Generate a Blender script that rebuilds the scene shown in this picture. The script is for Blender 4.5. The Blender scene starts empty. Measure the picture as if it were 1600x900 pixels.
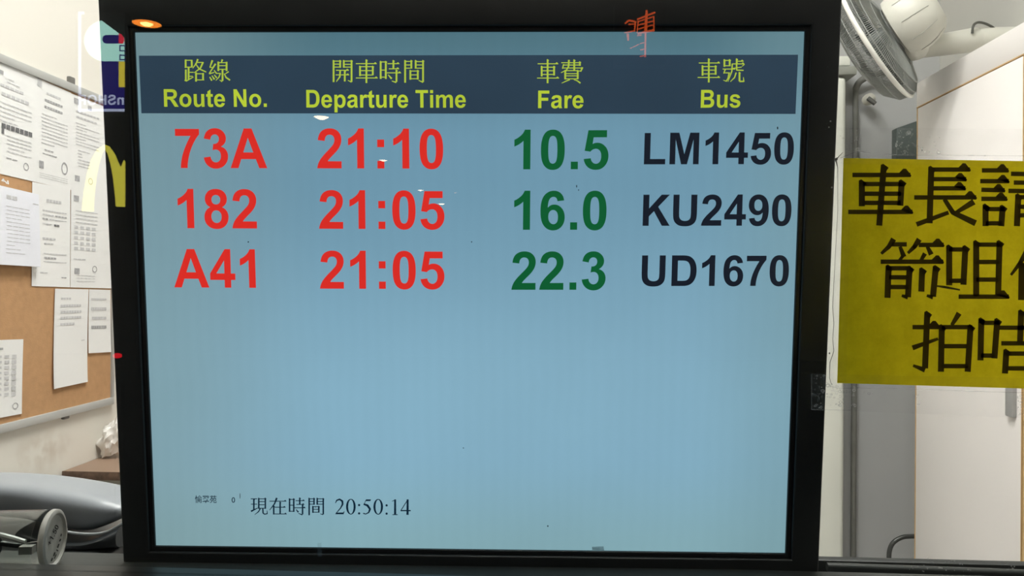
import bpy, bmesh, math, random
from mathutils import Vector, Matrix
random.seed(7)
PI = math.pi
D = bpy.data
C = bpy.context.scene.collection
sc = bpy.context.scene

# ------------------------------------------------------------------ camera
F = 1240.0                      # focal length in pixels of a 1600 px wide frame
CAM = Vector((0.0, 0.0, 1.5))   # eye height above the floor, glass of the booth at about y = 0.42
yc = Vector((74 / F, -1 / F, 1.0)).normalized()            # room "forward" seen from the camera (x right, y down, z forward)
xc = Vector((1, .005, 0)); xc = (xc - yc * xc.dot(yc)).normalized()
zc = xc.cross(yc)

def w(v):
    v = Vector(v)
    return Vector((v.dot(xc), v.dot(yc), v.dot(zc)))

def camrot():
    r, u, b = w((1, 0, 0)), w((0, -1, 0)), w((0, 0, -1))
    return Matrix(((r.x, u.x, b.x), (r.y, u.y, b.y), (r.z, u.z, b.z)))

cd = D.cameras.new('camera'); cam = D.objects.new('camera', cd); C.objects.link(cam)
cd.sensor_width = 36; cd.lens = F / 1600 * 36; cd.clip_start = .01
cam.matrix_world = Matrix.Translation(CAM) @ camrot().to_4x4()
sc.camera = cam

# ------------------------------------------------------------------ world, exposure
wd = D.worlds.new('night'); sc.world = wd; wd.use_nodes = True
wd.node_tree.nodes['Background'].inputs[0].default_value = (.02, .022, .026, 1)
wd.node_tree.nodes['Background'].inputs[1].default_value = 1.0
sc.view_settings.view_transform = 'Standard'; sc.view_settings.look = 'None'
sc.view_settings.exposure = 0; sc.view_settings.gamma = 1; sc.view_settings.use_curve_mapping = False
LAMP = 59                     # ceiling lamp diffusers of the office
SUNS = 1.0

# ------------------------------------------------------------------ measuring
def ray(px, py):
    return w(((px - 800) / F, (py - 450) / F, 1)).normalized()
def PY(px, py, Y):
    r = ray(px, py); return CAM + r * ((Y - CAM.y) / r.y)
def PX(px, py, X):
    r = ray(px, py); return CAM + r * ((X - CAM.x) / r.x)
def PZ(px, py, Z):
    r = ray(px, py); return CAM + r * ((Z - CAM.z) / r.z)

# ------------------------------------------------------------------ materials
def lin(c):
    return tuple((x / 255 / 12.92 if x / 255 <= .04045 else ((x / 255 + .055) / 1.055) ** 2.4) for x in c)

def mat(name, col, rough=.5, metal=0, var=.06, scale=8, bump=0, bscale=60, trans=0, sub=None, alpha=None, spec=.5):
    m = D.materials.new(name); m.use_nodes = True
    n = m.node_tree.nodes; l = m.node_tree.links; b = n['Principled BSDF']
    c = lin(col)
    tc = n.new('ShaderNodeTexCoord'); no = n.new('ShaderNodeTexNoise'); no.inputs['Scale'].default_value = scale
    no.inputs['Detail'].default_value = 4
    l.new(tc.outputs['Object'], no.inputs['Vector'])
    r = n.new('ShaderNodeValToRGB')
    r.color_ramp.elements[0].position = .3; r.color_ramp.elements[1].position = .7
    r.color_ramp.elements[0].color = tuple(x * (1 - var) for x in c) + (1,)
    r.color_ramp.elements[1].color = tuple(min(1, x * (1 + var)) for x in c) + (1,)
    l.new(no.outputs['Fac'], r.inputs[0]); l.new(r.outputs[0], b.inputs['Base Color'])
    b.inputs['Roughness'].default_value = rough; b.inputs['Metallic'].default_value = metal
    b.inputs['Specular IOR Level'].default_value = spec
    if trans: b.inputs['Transmission Weight'].default_value = trans
    if bump:
        n2 = n.new('ShaderNodeTexNoise'); n2.inputs['Scale'].default_value = bscale; n2.inputs['Detail'].default_value = 6
        l.new(tc.outputs['Object'], n2.inputs['Vector'])
        bp = n.new('ShaderNodeBump'); bp.inputs['Strength'].default_value = bump; bp.inputs['Distance'].default_value = .002
        l.new(n2.outputs['Fac'], bp.inputs['Height']); l.new(bp.outputs[0], b.inputs['Normal'])
    return m

def emit(name, col, strength=1.0):
    m = D.materials.new(name); m.use_nodes = True
    n = m.node_tree.nodes; l = m.node_tree.links; n.clear()
    o = n.new('ShaderNodeOutputMaterial'); e = n.new('ShaderNodeEmission')
    e.inputs[0].default_value = lin(col) + (1,); e.inputs[1].default_value = strength
    l.new(e.outputs[0], o.inputs[0]); return m

def glass_mat(name, tint=(1, 1, 1), ior=1.5):
    """thin clear glass: straight-through view plus mirror reflection by Fresnel on each face"""
    m = D.materials.new(name); m.use_nodes = True
    n = m.node_tree.nodes; l = m.node_tree.links; n.clear()
    o = n.new('ShaderNodeOutputMaterial'); mx = n.new('ShaderNodeMixShader')
    t = n.new('ShaderNodeBsdfTransparent'); t.inputs[0].default_value = tint + (1,)
    g = n.new('ShaderNodeBsdfGlossy'); g.inputs['Roughness'].default_value = 0
    f = n.new('ShaderNodeFresnel'); geo = n.new('ShaderNodeNewGeometry')
    mr = n.new('ShaderNodeMapRange'); mr.inputs[3].default_value = ior; mr.inputs[4].default_value = 1 / ior
    l.new(geo.outputs['Backfacing'], mr.inputs[0]); l.new(mr.outputs[0], f.inputs['IOR'])
    l.new(f.outputs[0], mx.inputs[0]); l.new(t.outputs[0], mx.inputs[1]); l.new(g.outputs[0], mx.inputs[2])
    l.new(mx.outputs[0], o.inputs[0]); return m

def film_mat(name, col, dens, rough=.25, gloss=.05, streak=0):
    """clear adhesive film: mostly see-through, a little milky and glossy"""
    m = D.materials.new(name); m.use_nodes = True
    n = m.node_tree.nodes; l = m.node_tree.links; n.clear()
    o = n.new('ShaderNodeOutputMaterial'); a = n.new('ShaderNodeMixShader'); b = n.new('ShaderNodeMixShader'); ad = n.new('ShaderNodeMixShader')
    t = n.new('ShaderNodeBsdfTransparent'); d = n.new('ShaderNodeBsdfDiffuse'); d.inputs[0].default_value = lin(col) + (1,)
    tr = n.new('ShaderNodeBsdfTranslucent'); tr.inputs[0].default_value = lin(col) + (1,)
    g = n.new('ShaderNodeBsdfGlossy'); g.inputs['Roughness'].default_value = rough
    tc = n.new('ShaderNodeTexCoord'); no = n.new('ShaderNodeTexNoise'); no.inputs['Scale'].default_value = 90; no.inputs['Detail'].default_value = 5
    mr = n.new('ShaderNodeMapRange'); mr.inputs[1].default_value = .35; mr.inputs[2].default_value = .7
    mr.inputs[3].default_value = dens * .5; mr.inputs[4].default_value = dens * 1.6
    l.new(tc.outputs['Object'], no.inputs['Vector']); l.new(no.outputs['Fac'], mr.inputs[0])
    ad.inputs[0].default_value = .5; l.new(d.outputs[0], ad.inputs[1]); l.new(tr.outputs[0], ad.inputs[2])
    l.new(mr.outputs[0], a.inputs[0]); l.new(t.outputs[0], a.inputs[1]); l.new(ad.outputs[0], a.inputs[2])
    b.inputs[0].default_value = gloss; l.new(a.outputs[0], b.inputs[1]); l.new(g.outputs[0], b.inputs[2])
    l.new(b.outputs[0], o.inputs[0]); return m

# ------------------------------------------------------------------ object helpers
def link(name, me, m=None, parent=None):
    o = D.objects.new(name, me); C.objects.link(o)
    if m: me.materials.append(m)
    if parent: o.parent = parent
    return o
def obj(name, bm, m=None, parent=None, smooth=False):
    me = D.meshes.new(name)
    bmesh.ops.recalc_face_normals(bm, faces=bm.faces)
    if smooth:
        for f in bm.faces: f.smooth = True
    bm.to_mesh(me); bm.free()
    if smooth:
        try: me.set_sharp_from_angle(angle=math.radians(40))
        except Exception: pass
    return link(name, me, m, parent)
def flat(name, bm, m, parent=None):
    me = D.meshes.new(name); bm.to_mesh(me); bm.free(); return link(name, me, m, parent)
def thing(name, label, cat, loc=(0, 0, 0), group=None, rot=None):
    o = D.objects.new(name, None); C.objects.link(o); o.location = loc; o.empty_display_size = .05
    if rot is not None: o.matrix_world = Matrix.Translation(Vector(loc)) @ rot.to_4x4()
    return tag(o, label, cat, group)
def tag(o, label=None, cat=None, group=None, kind=None):
    if label: o['label'] = label
    if cat: o['category'] = cat
    if group: o['group'] = group
    if kind: o['kind'] = kind
    return o
def struct(o, label=None):
    o['kind'] = 'structure'
    if label: o['label'] = label
    return o
def add_box(bm, a, b, bev=0, seg=2):
    a, b = Vector(a), Vector(b)
    lo = Vector(map(min, a, b)); hi = Vector(map(max, a, b))
    r = bmesh.ops.create_cube(bm, size=1)
    for v in r['verts']:
        v.co = Vector((lo[i] + (v.co[i] + .5) * (hi[i] - lo[i]) for i in range(3)))
    if bev:
        es = list({e for v in r['verts'] for e in v.link_edges})
        bmesh.ops.bevel(bm, geom=es, offset=bev, segments=seg, affect='EDGES', profile=.5)
def box(name, a, b, m, parent=None, bev=0, seg=2):
    bm = bmesh.new(); add_box(bm, a, b, bev, seg); return obj(name, bm, m, parent, smooth=bool(bev))
def add_tube(bm, pts, rad, n=12, cap=True, flat_=1.0):
    pts = [Vector(p) for p in pts]
    if not hasattr(rad, '__len__'): rad = [rad] * len(pts)
    rings = []; up = None
    for i, p in enumerate(pts):
        t = (pts[min(i + 1, len(pts) - 1)] - pts[max(i - 1, 0)]).normalized()
        if up is None:
            up = Vector((0, 0, 1)) if abs(t.z) < .9 else Vector((1, 0, 0))
        s = t.cross(up).normalized(); up = s.cross(t).normalized()
        rings.append([bm.verts.new(p + (s * math.cos(a) + up * math.sin(a) * flat_) * rad[i]) for a in (2 * PI * k / n for k in range(n))])
    for a, b in zip(rings, rings[1:]):
        for k in range(n):
            bm.faces.new((a[k], a[(k + 1) % n], b[(k + 1) % n], b[k]))
    if cap:
        bm.faces.new(rings[0]); bm.faces.new(rings[-1][::-1])
def smoothpts(pts, k=6):
    pts = [Vector(p) for p in pts]; out = []
    P = [pts[0]] + pts + [pts[-1]]
    for i in range(1, len(P) - 2):
        for j in range(k):
            t = j / k; a, b, c, d = P[i - 1:i + 3]
            out.append(.5 * ((2 * b) + (c - a) * t + (2 * a - 5 * b + 4 * c - d) * t * t + (3 * b - a - 3 * c + d) * t ** 3))
    out.append(pts[-1]); return out
def add_lathe(bm, prof, c, axis, n=48, capped=True):
    axis = Vector(axis).normalized(); s = axis.orthogonal().normalized(); t = axis.cross(s); c = Vector(c)
    rings = []
    for (r, h) in prof:
        rings.append([bm.verts.new(c + axis * h + (s * math.cos(a) + t * math.sin(a)) * r) for a in (2 * PI * k / n for k in range(n))])
    for a, b in zip(rings, rings[1:]):
        for k in range(n): bm.faces.new((a[k], a[(k + 1) % n], b[(k + 1) % n], b[k]))
    if capped:
        bm.faces.new(rings[0]); bm.faces.new(rings[-1][::-1])

# ------------------------------------------------------------------ writing
def strokes(bm, spec, mp, vw=1.0, hw=.5, hump=0, org=(0, 0), s=1.0):
    """brush strokes given in pixels of a crop (origin org, s crop pixels to a photo pixel) mapped by mp"""
    def q(x, y): return mp(org[0] + x / s, org[1] + y / s)
    def poly(pts):
        vs = [bm.verts.new(q(*p)) for p in pts]
        try: bm.faces.new(vs)
        except ValueError: pass
    def path(pp):
        for (x0, y0, a), (x1, y1, b) in zip(pp, pp[1:]):
            dx, dy = x1 - x0, y1 - y0; L = math.hypot(dx, dy) or 1; nx, ny = -dy / L, dx / L
            poly([(x0 + nx * a / 2, y0 + ny * a / 2), (x1 + nx * b / 2, y1 + ny * b / 2), (x1 - nx * b / 2, y1 - ny * b / 2), (x0 - nx * a / 2, y0 - ny * a / 2)])
        for (x0, y0, a) in pp[1:-1]:
            poly([(x0 + a / 2 * math.cos(k * PI / 4), y0 + a / 2 * math.sin(k * PI / 4)) for k in range(8)])
    for line in spec.strip().replace('\n', ';').split(';'):
        t = line.split()
        if not t: continue
        k = t[0]; v = [float(x) for x in t[1:]]
        if k in 'hH':                       # x0 x1 y [y1]
            x0, x1, y = v[:3]; y1 = v[3] if len(v) > 3 else y
            path([(x0, y, hw), (x1, y1, hw)])
            if k == 'H' and hump:
                e = hump
                poly([(x1 - 2.6 * e, y1 - hw * .4), (x1 - 1.6 * e, y1 - hw * .5 - e * .9), (x1 - 1.0 * e, y1 - hw * .5 - e * .9), (x1 + .2 * e, y1 + hw * .1), (x1, y1 + hw * .5)])
        elif k == 'v':                      # x y0 y1 [x1]
            x, y0, y1 = v[:3]; x1 = v[3] if len(v) > 3 else x
            path([(x, y0, vw), (x1, y1, vw)])
            if hump: poly([(x - vw * .5, y0 - vw * .15), (x - vw * .1, y0 - vw * .35), (x + vw * .8, y0 + vw * .3), (x + vw * .4, y0 + vw * .9), (x - vw * .4, y0 + vw * .5)])
        elif k == 'p':                      # x y x y ... tapering from thick to thin
            n = len(v) // 2
            path([(v[2 * i], v[2 * i + 1], vw * (1 - .45 * i / max(1, n - 1))) for i in range(n)])
        elif k == 'P':                      # thin to thick
            n = len(v) // 2
            path([(v[2 * i], v[2 * i + 1], vw * (.5 + .65 * i / max(1, n - 1))) for i in range(n)])
        elif k == 'w':                      # x y w ...
            path([tuple(v[3 * i:3 * i + 3]) for i in range(len(v) // 3)])
        elif k == 'f':
            poly([(v[2 * i], v[2 * i + 1]) for i in range(len(v) // 2)])
        elif k == 'r':                      # ring: cx cy rx ry ix iy
            cx, cy, rx, ry, ix, iy = v; n = 28
            for i in range(n):
                a, b = 2 * PI * i / n, 2 * PI * (i + 1) / n
                poly([(cx + rx * math.cos(a), cy + ry * math.sin(a)), (cx + rx * math.cos(b), cy + ry * math.sin(b)),
                      (cx + ix * math.cos(b), cy + iy * math.sin(b)), (cx + ix * math.cos(a), cy + iy * math.sin(a))])

# bold sans letter outlines: "M" starts a contour, L line points, Q pairs of (control, end)
GL = {
'0': (1139, "M 562 1472 Q 775 1472 895 1320 Q 1038 1140 1038 723 Q 1038 307 894 125 Q 775 -25 562 -25 Q 348 -25 217 139 Q 86 304 86 726 Q 86 1140 230 1322 Q 349 1472 562 1472 M 562 1239 Q 511 1239 471 1206 Q 431 1174 409 1090 Q 380 981 380 723 Q 380 465 406 368 Q 432 272 471 240 Q 511 208 562 208 Q 613 208 653 240 Q 693 273 715 357 Q 744 465 744 723 Q 744 981 718 1077 Q 692 1174 652 1206 Q 613 1239 562 1239"),
'1': (1139, "M 807 0 L 526 0 L 526 1059 Q 372 915 163 846 L 163 1101 Q 273 1137 402 1237 Q 531 1338 579 1472 L 807 1472"),
'2': (1139, "M 1036 261 L 1036 0 L 51 0 Q 67 148 147 280 Q 227 413 463 632 Q 653 809 696 872 Q 754 959 754 1044 Q 754 1138 703 1188 Q 653 1239 564 1239 Q 476 1239 424 1186 Q 372 1133 364 1010 L 84 1038 Q 109 1270 241 1371 Q 373 1472 571 1472 Q 788 1472 912 1355 Q 1036 1238 1036 1064 Q 1036 965 1000 875 Q 965 786 888 688 Q 837 623 704 501 Q 571 379 535 339 Q 500 299 478 261"),
'3': (1139, "M 77 391 L 349 424 Q 362 320 419 265 Q 476 210 557 210 Q 644 210 703 276 Q 763 342 763 454 Q 763 560 706 622 Q 649 684 567 684 Q 513 684 438 663 L 469 892 Q 583 889 643 941 Q 703 994 703 1081 Q 703 1155 659 1199 Q 615 1243 542 1243 Q 470 1243 419 1193 Q 368 1143 357 1047 L 98 1091 Q 125 1224 179 1303 Q 234 1383 331 1428 Q 429 1474 550 1474 Q 757 1474 882 1342 Q 985 1234 985 1098 Q 985 905 774 790 Q 900 763 975 669 Q 1051 575 1051 442 Q 1051 249 910 113 Q 769 -23 559 -23 Q 360 -23 229 91 Q 98 206 77 391"),
'4': (1139, "M 640 0 L 640 295 L 40 295 L 40 541 L 676 1472 L 912 1472 L 912 542 L 1094 542 L 1094 295 L 912 295 L 912 0 M 640 542 L 640 1043 L 303 542"),
'5': (1139, "M 91 377 L 371 406 Q 383 311 442 255 Q 501 200 578 200 Q 666 200 727 271 Q 788 343 788 487 Q 788 622 727 689 Q 667 757 570 757 Q 449 757 353 650 L 125 683 L 269 1446 L 1012 1446 L 1012 1183 L 482 1183 L 438 934 Q 532 981 630 981 Q 817 981 947 845 Q 1077 709 1077 492 Q 1077 311 972 169 Q 829 -25 575 -25 Q 372 -25 244 84 Q 116 193 91 377"),
'6': (1139, "M 1037 1107 L 765 1077 Q 755 1161 713 1201 Q 671 1241 604 1241 Q 515 1241 453 1161 Q 392 1081 376 828 Q 481 952 637 952 Q 813 952 938 818 Q 1064 684 1064 472 Q 1064 247 932 111 Q 800 -25 593 -25 Q 371 -25 228 147 Q 85 320 85 713 Q 85 1116 234 1294 Q 383 1472 621 1472 Q 788 1472 897 1378 Q 1007 1285 1037 1107 M 402 495 Q 402 358 465 283 Q 528 209 609 209 Q 687 209 739 270 Q 791 331 791 470 Q 791 613 735 679 Q 679 746 595 746 Q 514 746 458 682 Q 402 619 402 495"),
'7': (1139, "M 87 1185 L 87 1446 L 1053 1446 L 1053 1241 Q 933 1123 809 902 Q 685 682 620 433 Q 555 185 556 0 L 284 0 Q 290 290 403 591 Q 517 893 707 1185"),
'8': (1139, "M 327 790 Q 218 836 168 916 Q 119 997 119 1093 Q 119 1257 233 1364 Q 348 1472 559 1472 Q 768 1472 883 1364 Q 999 1257 999 1093 Q 999 991 946 911 Q 893 832 797 790 Q 919 741 982 647 Q 1046 553 1046 430 Q 1046 227 916 100 Q 787 -27 572 -27 Q 372 -27 239 78 Q 82 202 82 418 Q 82 537 141 636 Q 200 736 327 790 M 385 1072 Q 385 988 432 941 Q 480 894 559 894 Q 639 894 687 941 Q 735 989 735 1073 Q 735 1152 687 1199 Q 640 1247 562 1247 Q 481 1247 433 1199 Q 385 1151 385 1072 M 360 446 Q 360 330 419 265 Q 479 200 568 200 Q 655 200 712 262 Q 769 325 769 443 Q 769 546 711 608 Q 653 671 564 671 Q 461 671 410 600 Q 360 529 360 446"),
'.': (569, "M 147 0 L 147 281 L 428 281 L 428 0"),
':': (682, "M 201 0 L 201 281 L 482 281 L 482 0 M 201 785 L 201 1066 L 482 1066 L 482 785"),
'+': (1196, "M 475 230 L 475 630 L 80 630 L 80 850 L 475 850 L 475 1250 L 720 1250 L 720 850 L 1116 850 L 1116 630 L 720 630 L 720 230"),
'A': (1479, "M 1471 0 L 1149 0 L 1021 333 L 435 333 L 314 0 L 0 0 L 571 1466 L 884 1466 M 926 580 L 724 1124 L 526 580"),
'L': (1251, "M 157 0 L 157 1454 L 453 1454 L 453 247 L 1189 247 L 1189 0"),
'M': (1706, "M 145 0 L 145 1466 L 588 1466 L 854 466 L 1117 1466 L 1561 1466 L 1561 0 L 1286 0 L 1286 1154 L 995 0 L 710 0 L 420 1154 L 420 0"),
'K': (1479, "M 153 0 L 153 1466 L 449 1466 L 449 815 L 1047 1466 L 1445 1466 L 893 895 L 1475 0 L 1092 0 L 689 688 L 449 443 L 449 0"),
'U': (1479, "M 147 1466 L 443 1466 L 443 672 Q 443 483 454 427 Q 473 337 544 282 Q 616 228 740 228 Q 866 228 930 279 Q 994 331 1007 406 Q 1020 481 1020 655 L 1020 1466 L 1316 1466 L 1316 696 Q 1316 432 1292 323 Q 1268 214 1203 139 Q 1139 64 1031 19 Q 923 -25 749 -25 Q 539 -25 430 23 Q 322 72 259 149 Q 196 227 176 312 Q 147 438 147 684"),
'D': (1479, "M 148 1466 L 689 1466 Q 872 1466 968 1438 Q 1097 1400 1189 1303 Q 1281 1206 1329 1065 Q 1377 925 1377 719 Q 1377 538 1332 407 Q 1277 247 1175 148 Q 1098 73 967 31 Q 869 0 705 0 L 148 0 M 444 1218 L 444 247 L 665 247 Q 789 247 844 261 Q 916 279 963 322 Q 1011 365 1041 463 Q 1071 562 1071 732 Q 1071 902 1041 993 Q 1011 1084 957 1135 Q 903 1186 820 1204 Q 758 1218 577 1218"),
'R': (1479, "M 150 0 L 150 1466 L 773 1466 Q 1008 1466 1114 1426 Q 1221 1387 1285 1286 Q 1349 1185 1349 1055 Q 1349 890 1252 782 Q 1155 675 962 647 Q 1058 591 1120 524 Q 1183 457 1289 286 L 1468 0 L 1114 0 L 900 319 Q 786 490 744 534 Q 702 579 655 595 Q 608 612 506 612 L 446 612 L 446 0 M 446 846 L 665 846 Q 878 846 931 864 Q 984 882 1014 926 Q 1044 970 1044 1036 Q 1044 1110 1004 1155 Q 965 1201 893 1213 Q 857 1218 677 1218 L 446 1218"),
'B': (1479, "M 150 1466 L 736 1466 Q 910 1466 995 1451 Q 1081 1437 1148 1391 Q 1216 1345 1261 1268 Q 1306 1192 1306 1097 Q 1306 994 1250 908 Q 1195 822 1100 779 Q 1234 740 1306 646 Q 1378 552 1378 425 Q 1378 325 1331 230 Q 1285 136 1204 79 Q 1124 23 1006 10 Q 932 2 649 0 L 150 0 M 446 1222 L 446 883 L 640 883 Q 813 883 855 888 Q 931 897 974 940 Q 1018 984 1018 1055 Q 1018 1123 980 1165 Q 943 1208 869 1217 Q 825 1222 616 1222 M 446 639 L 446 247 L 720 247 Q 880 247 923 256 Q 989 268 1030 314 Q 1072 361 1072 439 Q 1072 505 1040 551 Q 1008 597 947 618 Q 887 639 685 639"),
'N': (1479, "M 152 0 L 152 1466 L 440 1466 L 1040 487 L 1040 1466 L 1315 1466 L 1315 0 L 1018 0 L 427 956 L 427 0"),
'T': (1251, "M 479 0 L 479 1218 L 44 1218 L 44 1466 L 1209 1466 L 1209 1218 L 775 1218 L 775 0"),
'F': (1251, "M 151 0 L 151 1466 L 1156 1466 L 1156 1218 L 447 1218 L 447 871 L 1059 871 L 1059 623 L 447 623 L 447 0"),
'H': (1479, "M 150 0 L 150 1466 L 446 1466 L 446 889 L 1026 889 L 1026 1466 L 1322 1466 L 1322 0 L 1026 0 L 1026 641 L 446 641 L 446 0"),
'E': (1366, "M 149 0 L 149 1466 L 1236 1466 L 1236 1218 L 445 1218 L 445 893 L 1181 893 L 1181 646 L 445 646 L 445 247 L 1264 247 L 1264 0"),
'S': (1366, "M 74 477 L 362 505 Q 388 360 467 292 Q 547 224 682 224 Q 825 224 897 284 Q 970 345 970 426 Q 970 478 939 514 Q 909 551 833 578 Q 781 596 596 642 Q 358 701 262 787 Q 127 908 127 1082 Q 127 1194 190 1291 Q 254 1389 373 1440 Q 493 1491 662 1491 Q 938 1491 1077 1370 Q 1217 1249 1224 1047 L 928 1034 Q 909 1147 846 1196 Q 784 1246 659 1246 Q 530 1246 457 1193 Q 410 1159 410 1102 Q 410 1050 454 1013 Q 510 966 726 915 Q 942 864 1045 809 Q 1149 755 1207 660 Q 1266 566 1266 427 Q 1266 301 1196 191 Q 1126 81 998 27 Q 870 -26 679 -26 Q 401 -26 252 102 Q 103 231 74 477"),
'P': (1366, "M 149 0 L 149 1466 L 624 1466 Q 894 1466 976 1444 Q 1102 1411 1187 1300 Q 1272 1190 1272 1015 Q 1272 880 1223 788 Q 1174 696 1098 643 Q 1023 591 945 574 Q 839 553 638 553 L 445 553 L 445 0 M 445 1218 L 445 802 L 607 802 Q 782 802 841 825 Q 900 848 933 897 Q 967 946 967 1011 Q 967 1091 920 1143 Q 873 1195 801 1208 Q 748 1218 588 1218"),
'O': (1593, "M 797 1491 Q 1120 1491 1313 1290 Q 1507 1090 1507 733 Q 1507 379 1315 177 Q 1122 -25 798 -25 Q 470 -25 279 176 Q 87 377 87 733 Q 87 1090 279 1290 Q 471 1491 797 1491 M 797 1237 Q 614 1237 503 1108 Q 392 980 392 733 Q 392 490 506 359 Q 620 228 797 228 Q 973 228 1087 358 Q 1202 488 1202 733 Q 1202 980 1090 1108 Q 979 1237 797 1237"),
'o': (1251, "M 82 546 Q 82 686 151 817 Q 220 948 346 1017 Q 473 1086 629 1086 Q 870 1086 1024 929 Q 1178 773 1178 534 Q 1178 293 1022 134 Q 867 -24 631 -24 Q 485 -24 352 42 Q 220 108 151 235 Q 82 363 82 546 M 370 531 Q 370 373 445 289 Q 520 205 630 205 Q 740 205 814 289 Q 889 373 889 533 Q 889 689 814 773 Q 740 857 630 857 Q 520 857 445 773 Q 370 689 370 531"),
'u': (1251, "M 847 0 L 847 159 Q 789 74 694 25 Q 600 -24 495 -24 Q 388 -24 303 23 Q 218 70 180 155 Q 142 240 142 390 L 142 1062 L 423 1062 L 423 574 Q 423 350 438 299 Q 454 249 495 219 Q 536 190 599 190 Q 671 190 728 229 Q 785 269 806 327 Q 827 386 827 614 L 827 1062 L 1108 1062 L 1108 0"),
'n': (1251, "M 404 1062 L 404 903 Q 462 988 556 1037 Q 651 1086 756 1086 Q 863 1086 948 1039 Q 1033 992 1071 907 Q 1109 822 1109 672 L 1109 0 L 828 0 L 828 488 Q 828 712 812 762 Q 797 813 756 842 Q 715 872 652 872 Q 580 872 523 833 Q 466 793 445 735 Q 424 676 424 448 L 424 0 L 143 0 L 143 1062"),
't': (682, "M 634 1062 L 634 838 L 442 838 L 442 410 Q 442 280 447 258 Q 453 237 472 223 Q 492 209 520 209 Q 559 209 633 236 L 657 18 Q 559 -24 435 -24 Q 359 -24 298 1 Q 237 27 208 67 Q 180 108 169 177 Q 160 226 160 375 L 160 838 L 31 838 L 31 1062 L 160 1062 L 160 1273 L 442 1437 L 442 1062"),
'e': (1139, "M 762 338 L 1042 291 Q 988 137 871 56 Q 755 -24 580 -24 Q 303 -24 170 157 Q 65 302 65 523 Q 65 787 203 936 Q 341 1086 552 1086 Q 789 1086 926 929 Q 1063 773 1057 450 L 353 450 Q 356 325 421 255 Q 486 186 583 186 Q 649 186 694 222 Q 739 258 762 338 M 778 622 Q 775 744 715 807 Q 655 871 569 871 Q 477 871 417 804 Q 357 737 358 622"),
'p': (1251, "M 139 1062 L 401 1062 L 401 906 Q 452 986 539 1036 Q 626 1086 732 1086 Q 917 1086 1046 941 Q 1175 796 1175 537 Q 1175 271 1045 123 Q 915 -24 730 -24 Q 642 -24 570 11 Q 499 46 420 131 L 420 -404 L 139 -404 M 417 549 Q 417 370 488 284 Q 559 199 661 199 Q 759 199 824 277 Q 889 356 889 535 Q 889 702 822 783 Q 755 864 656 864 Q 553 864 485 784 Q 417 705 417 549"),
'a': (1139, "M 357 738 L 102 784 Q 145 938 250 1012 Q 355 1086 562 1086 Q 750 1086 842 1041 Q 934 997 971 928 Q 1009 860 1009 677 L 1006 349 Q 1006 209 1019 142 Q 1033 76 1070 0 L 792 0 Q 781 28 765 83 Q 758 108 755 116 Q 683 46 601 11 Q 519 -24 426 -24 Q 262 -24 167 65 Q 73 154 73 290 Q 73 380 116 450 Q 159 521 236 558 Q 314 596 460 624 Q 657 661 733 693 L 733 721 Q 733 802 693 836 Q 653 871 542 871 Q 467 871 425 841 Q 383 812 357 738 M 733 510 Q 679 492 562 467 Q 445 442 409 418 Q 354 379 354 319 Q 354 260 398 217 Q 442 174 510 174 Q 586 174 655 224 Q 706 262 722 317 Q 733 353 733 454"),
'r': (797, "M 416 0 L 135 0 L 135 1062 L 396 1062 L 396 911 Q 463 1018 516 1052 Q 570 1086 638 1086 Q 734 1086 823 1033 L 736 788 Q 665 834 604 834 Q 545 834 504 801 Q 463 769 439 684 Q 416 599 416 328"),
'i': (569, "M 147 1206 L 147 1466 L 428 1466 L 428 1206 M 147 0 L 147 1062 L 428 1062 L 428 0"),
'm': (1821, "M 126 1062 L 385 1062 L 385 917 Q 524 1086 716 1086 Q 818 1086 893 1044 Q 968 1002 1016 917 Q 1086 1002 1167 1044 Q 1248 1086 1340 1086 Q 1457 1086 1538 1038 Q 1619 991 1659 899 Q 1688 831 1688 679 L 1688 0 L 1407 0 L 1407 607 Q 1407 765 1378 811 Q 1339 871 1258 871 Q 1199 871 1147 835 Q 1095 799 1072 729 Q 1049 660 1049 510 L 1049 0 L 768 0 L 768 582 Q 768 737 753 782 Q 738 827 706 849 Q 675 871 621 871 Q 556 871 504 836 Q 452 801 429 735 Q 407 669 407 516 L 407 0 L 126 0"),
's': (1139, "M 48 303 L 330 346 Q 348 264 403 221 Q 458 179 557 179 Q 666 179 721 219 Q 758 247 758 294 Q 758 326 738 347 Q 717 367 644 384 Q 304 459 213 521 Q 87 607 87 760 Q 87 898 196 992 Q 305 1086 534 1086 Q 752 1086 858 1015 Q 964 944 1004 805 L 739 756 Q 722 818 674 851 Q 627 884 539 884 Q 428 884 380 853 Q 348 831 348 796 Q 348 766 376 745 Q 414 717 638 666 Q 863 615 952 541 Q 1040 466 1040 332 Q 1040 186 918 81 Q 796 -24 557 -24 Q 340 -24 213 64 Q 87 152 48 303"),
' ': (569, "")}
GL['9'] = (1139, ' '.join(GL['6'][1].split()))
def contours(ch):
    s = GL[ch][1].split(); i = 0; out = []; cur = None
    while i < len(s):
        k = s[i]
        if k in 'ML':
            p = (float(s[i + 1]), float(s[i + 2])); i += 3
            if k == 'M': cur = [p]; out.append(cur)
            else: cur.append(p)
        else:
            c = (float(s[i + 1]), float(s[i + 2])); e = (float(s[i + 3]), float(s[i + 4])); i += 5
            a = cur[-1]
            for j in range(1, 7):
                t = j / 6; cur.append(tuple((1 - t) ** 2 * a[m] + 2 * t * (1 - t) * c[m] + t * t * e[m] for m in (0, 1)))
    if ch == '9': out = [[(1149 - x, 1447 - y) for x, y in c] for c in out]
    return out
_gc = {}
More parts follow.
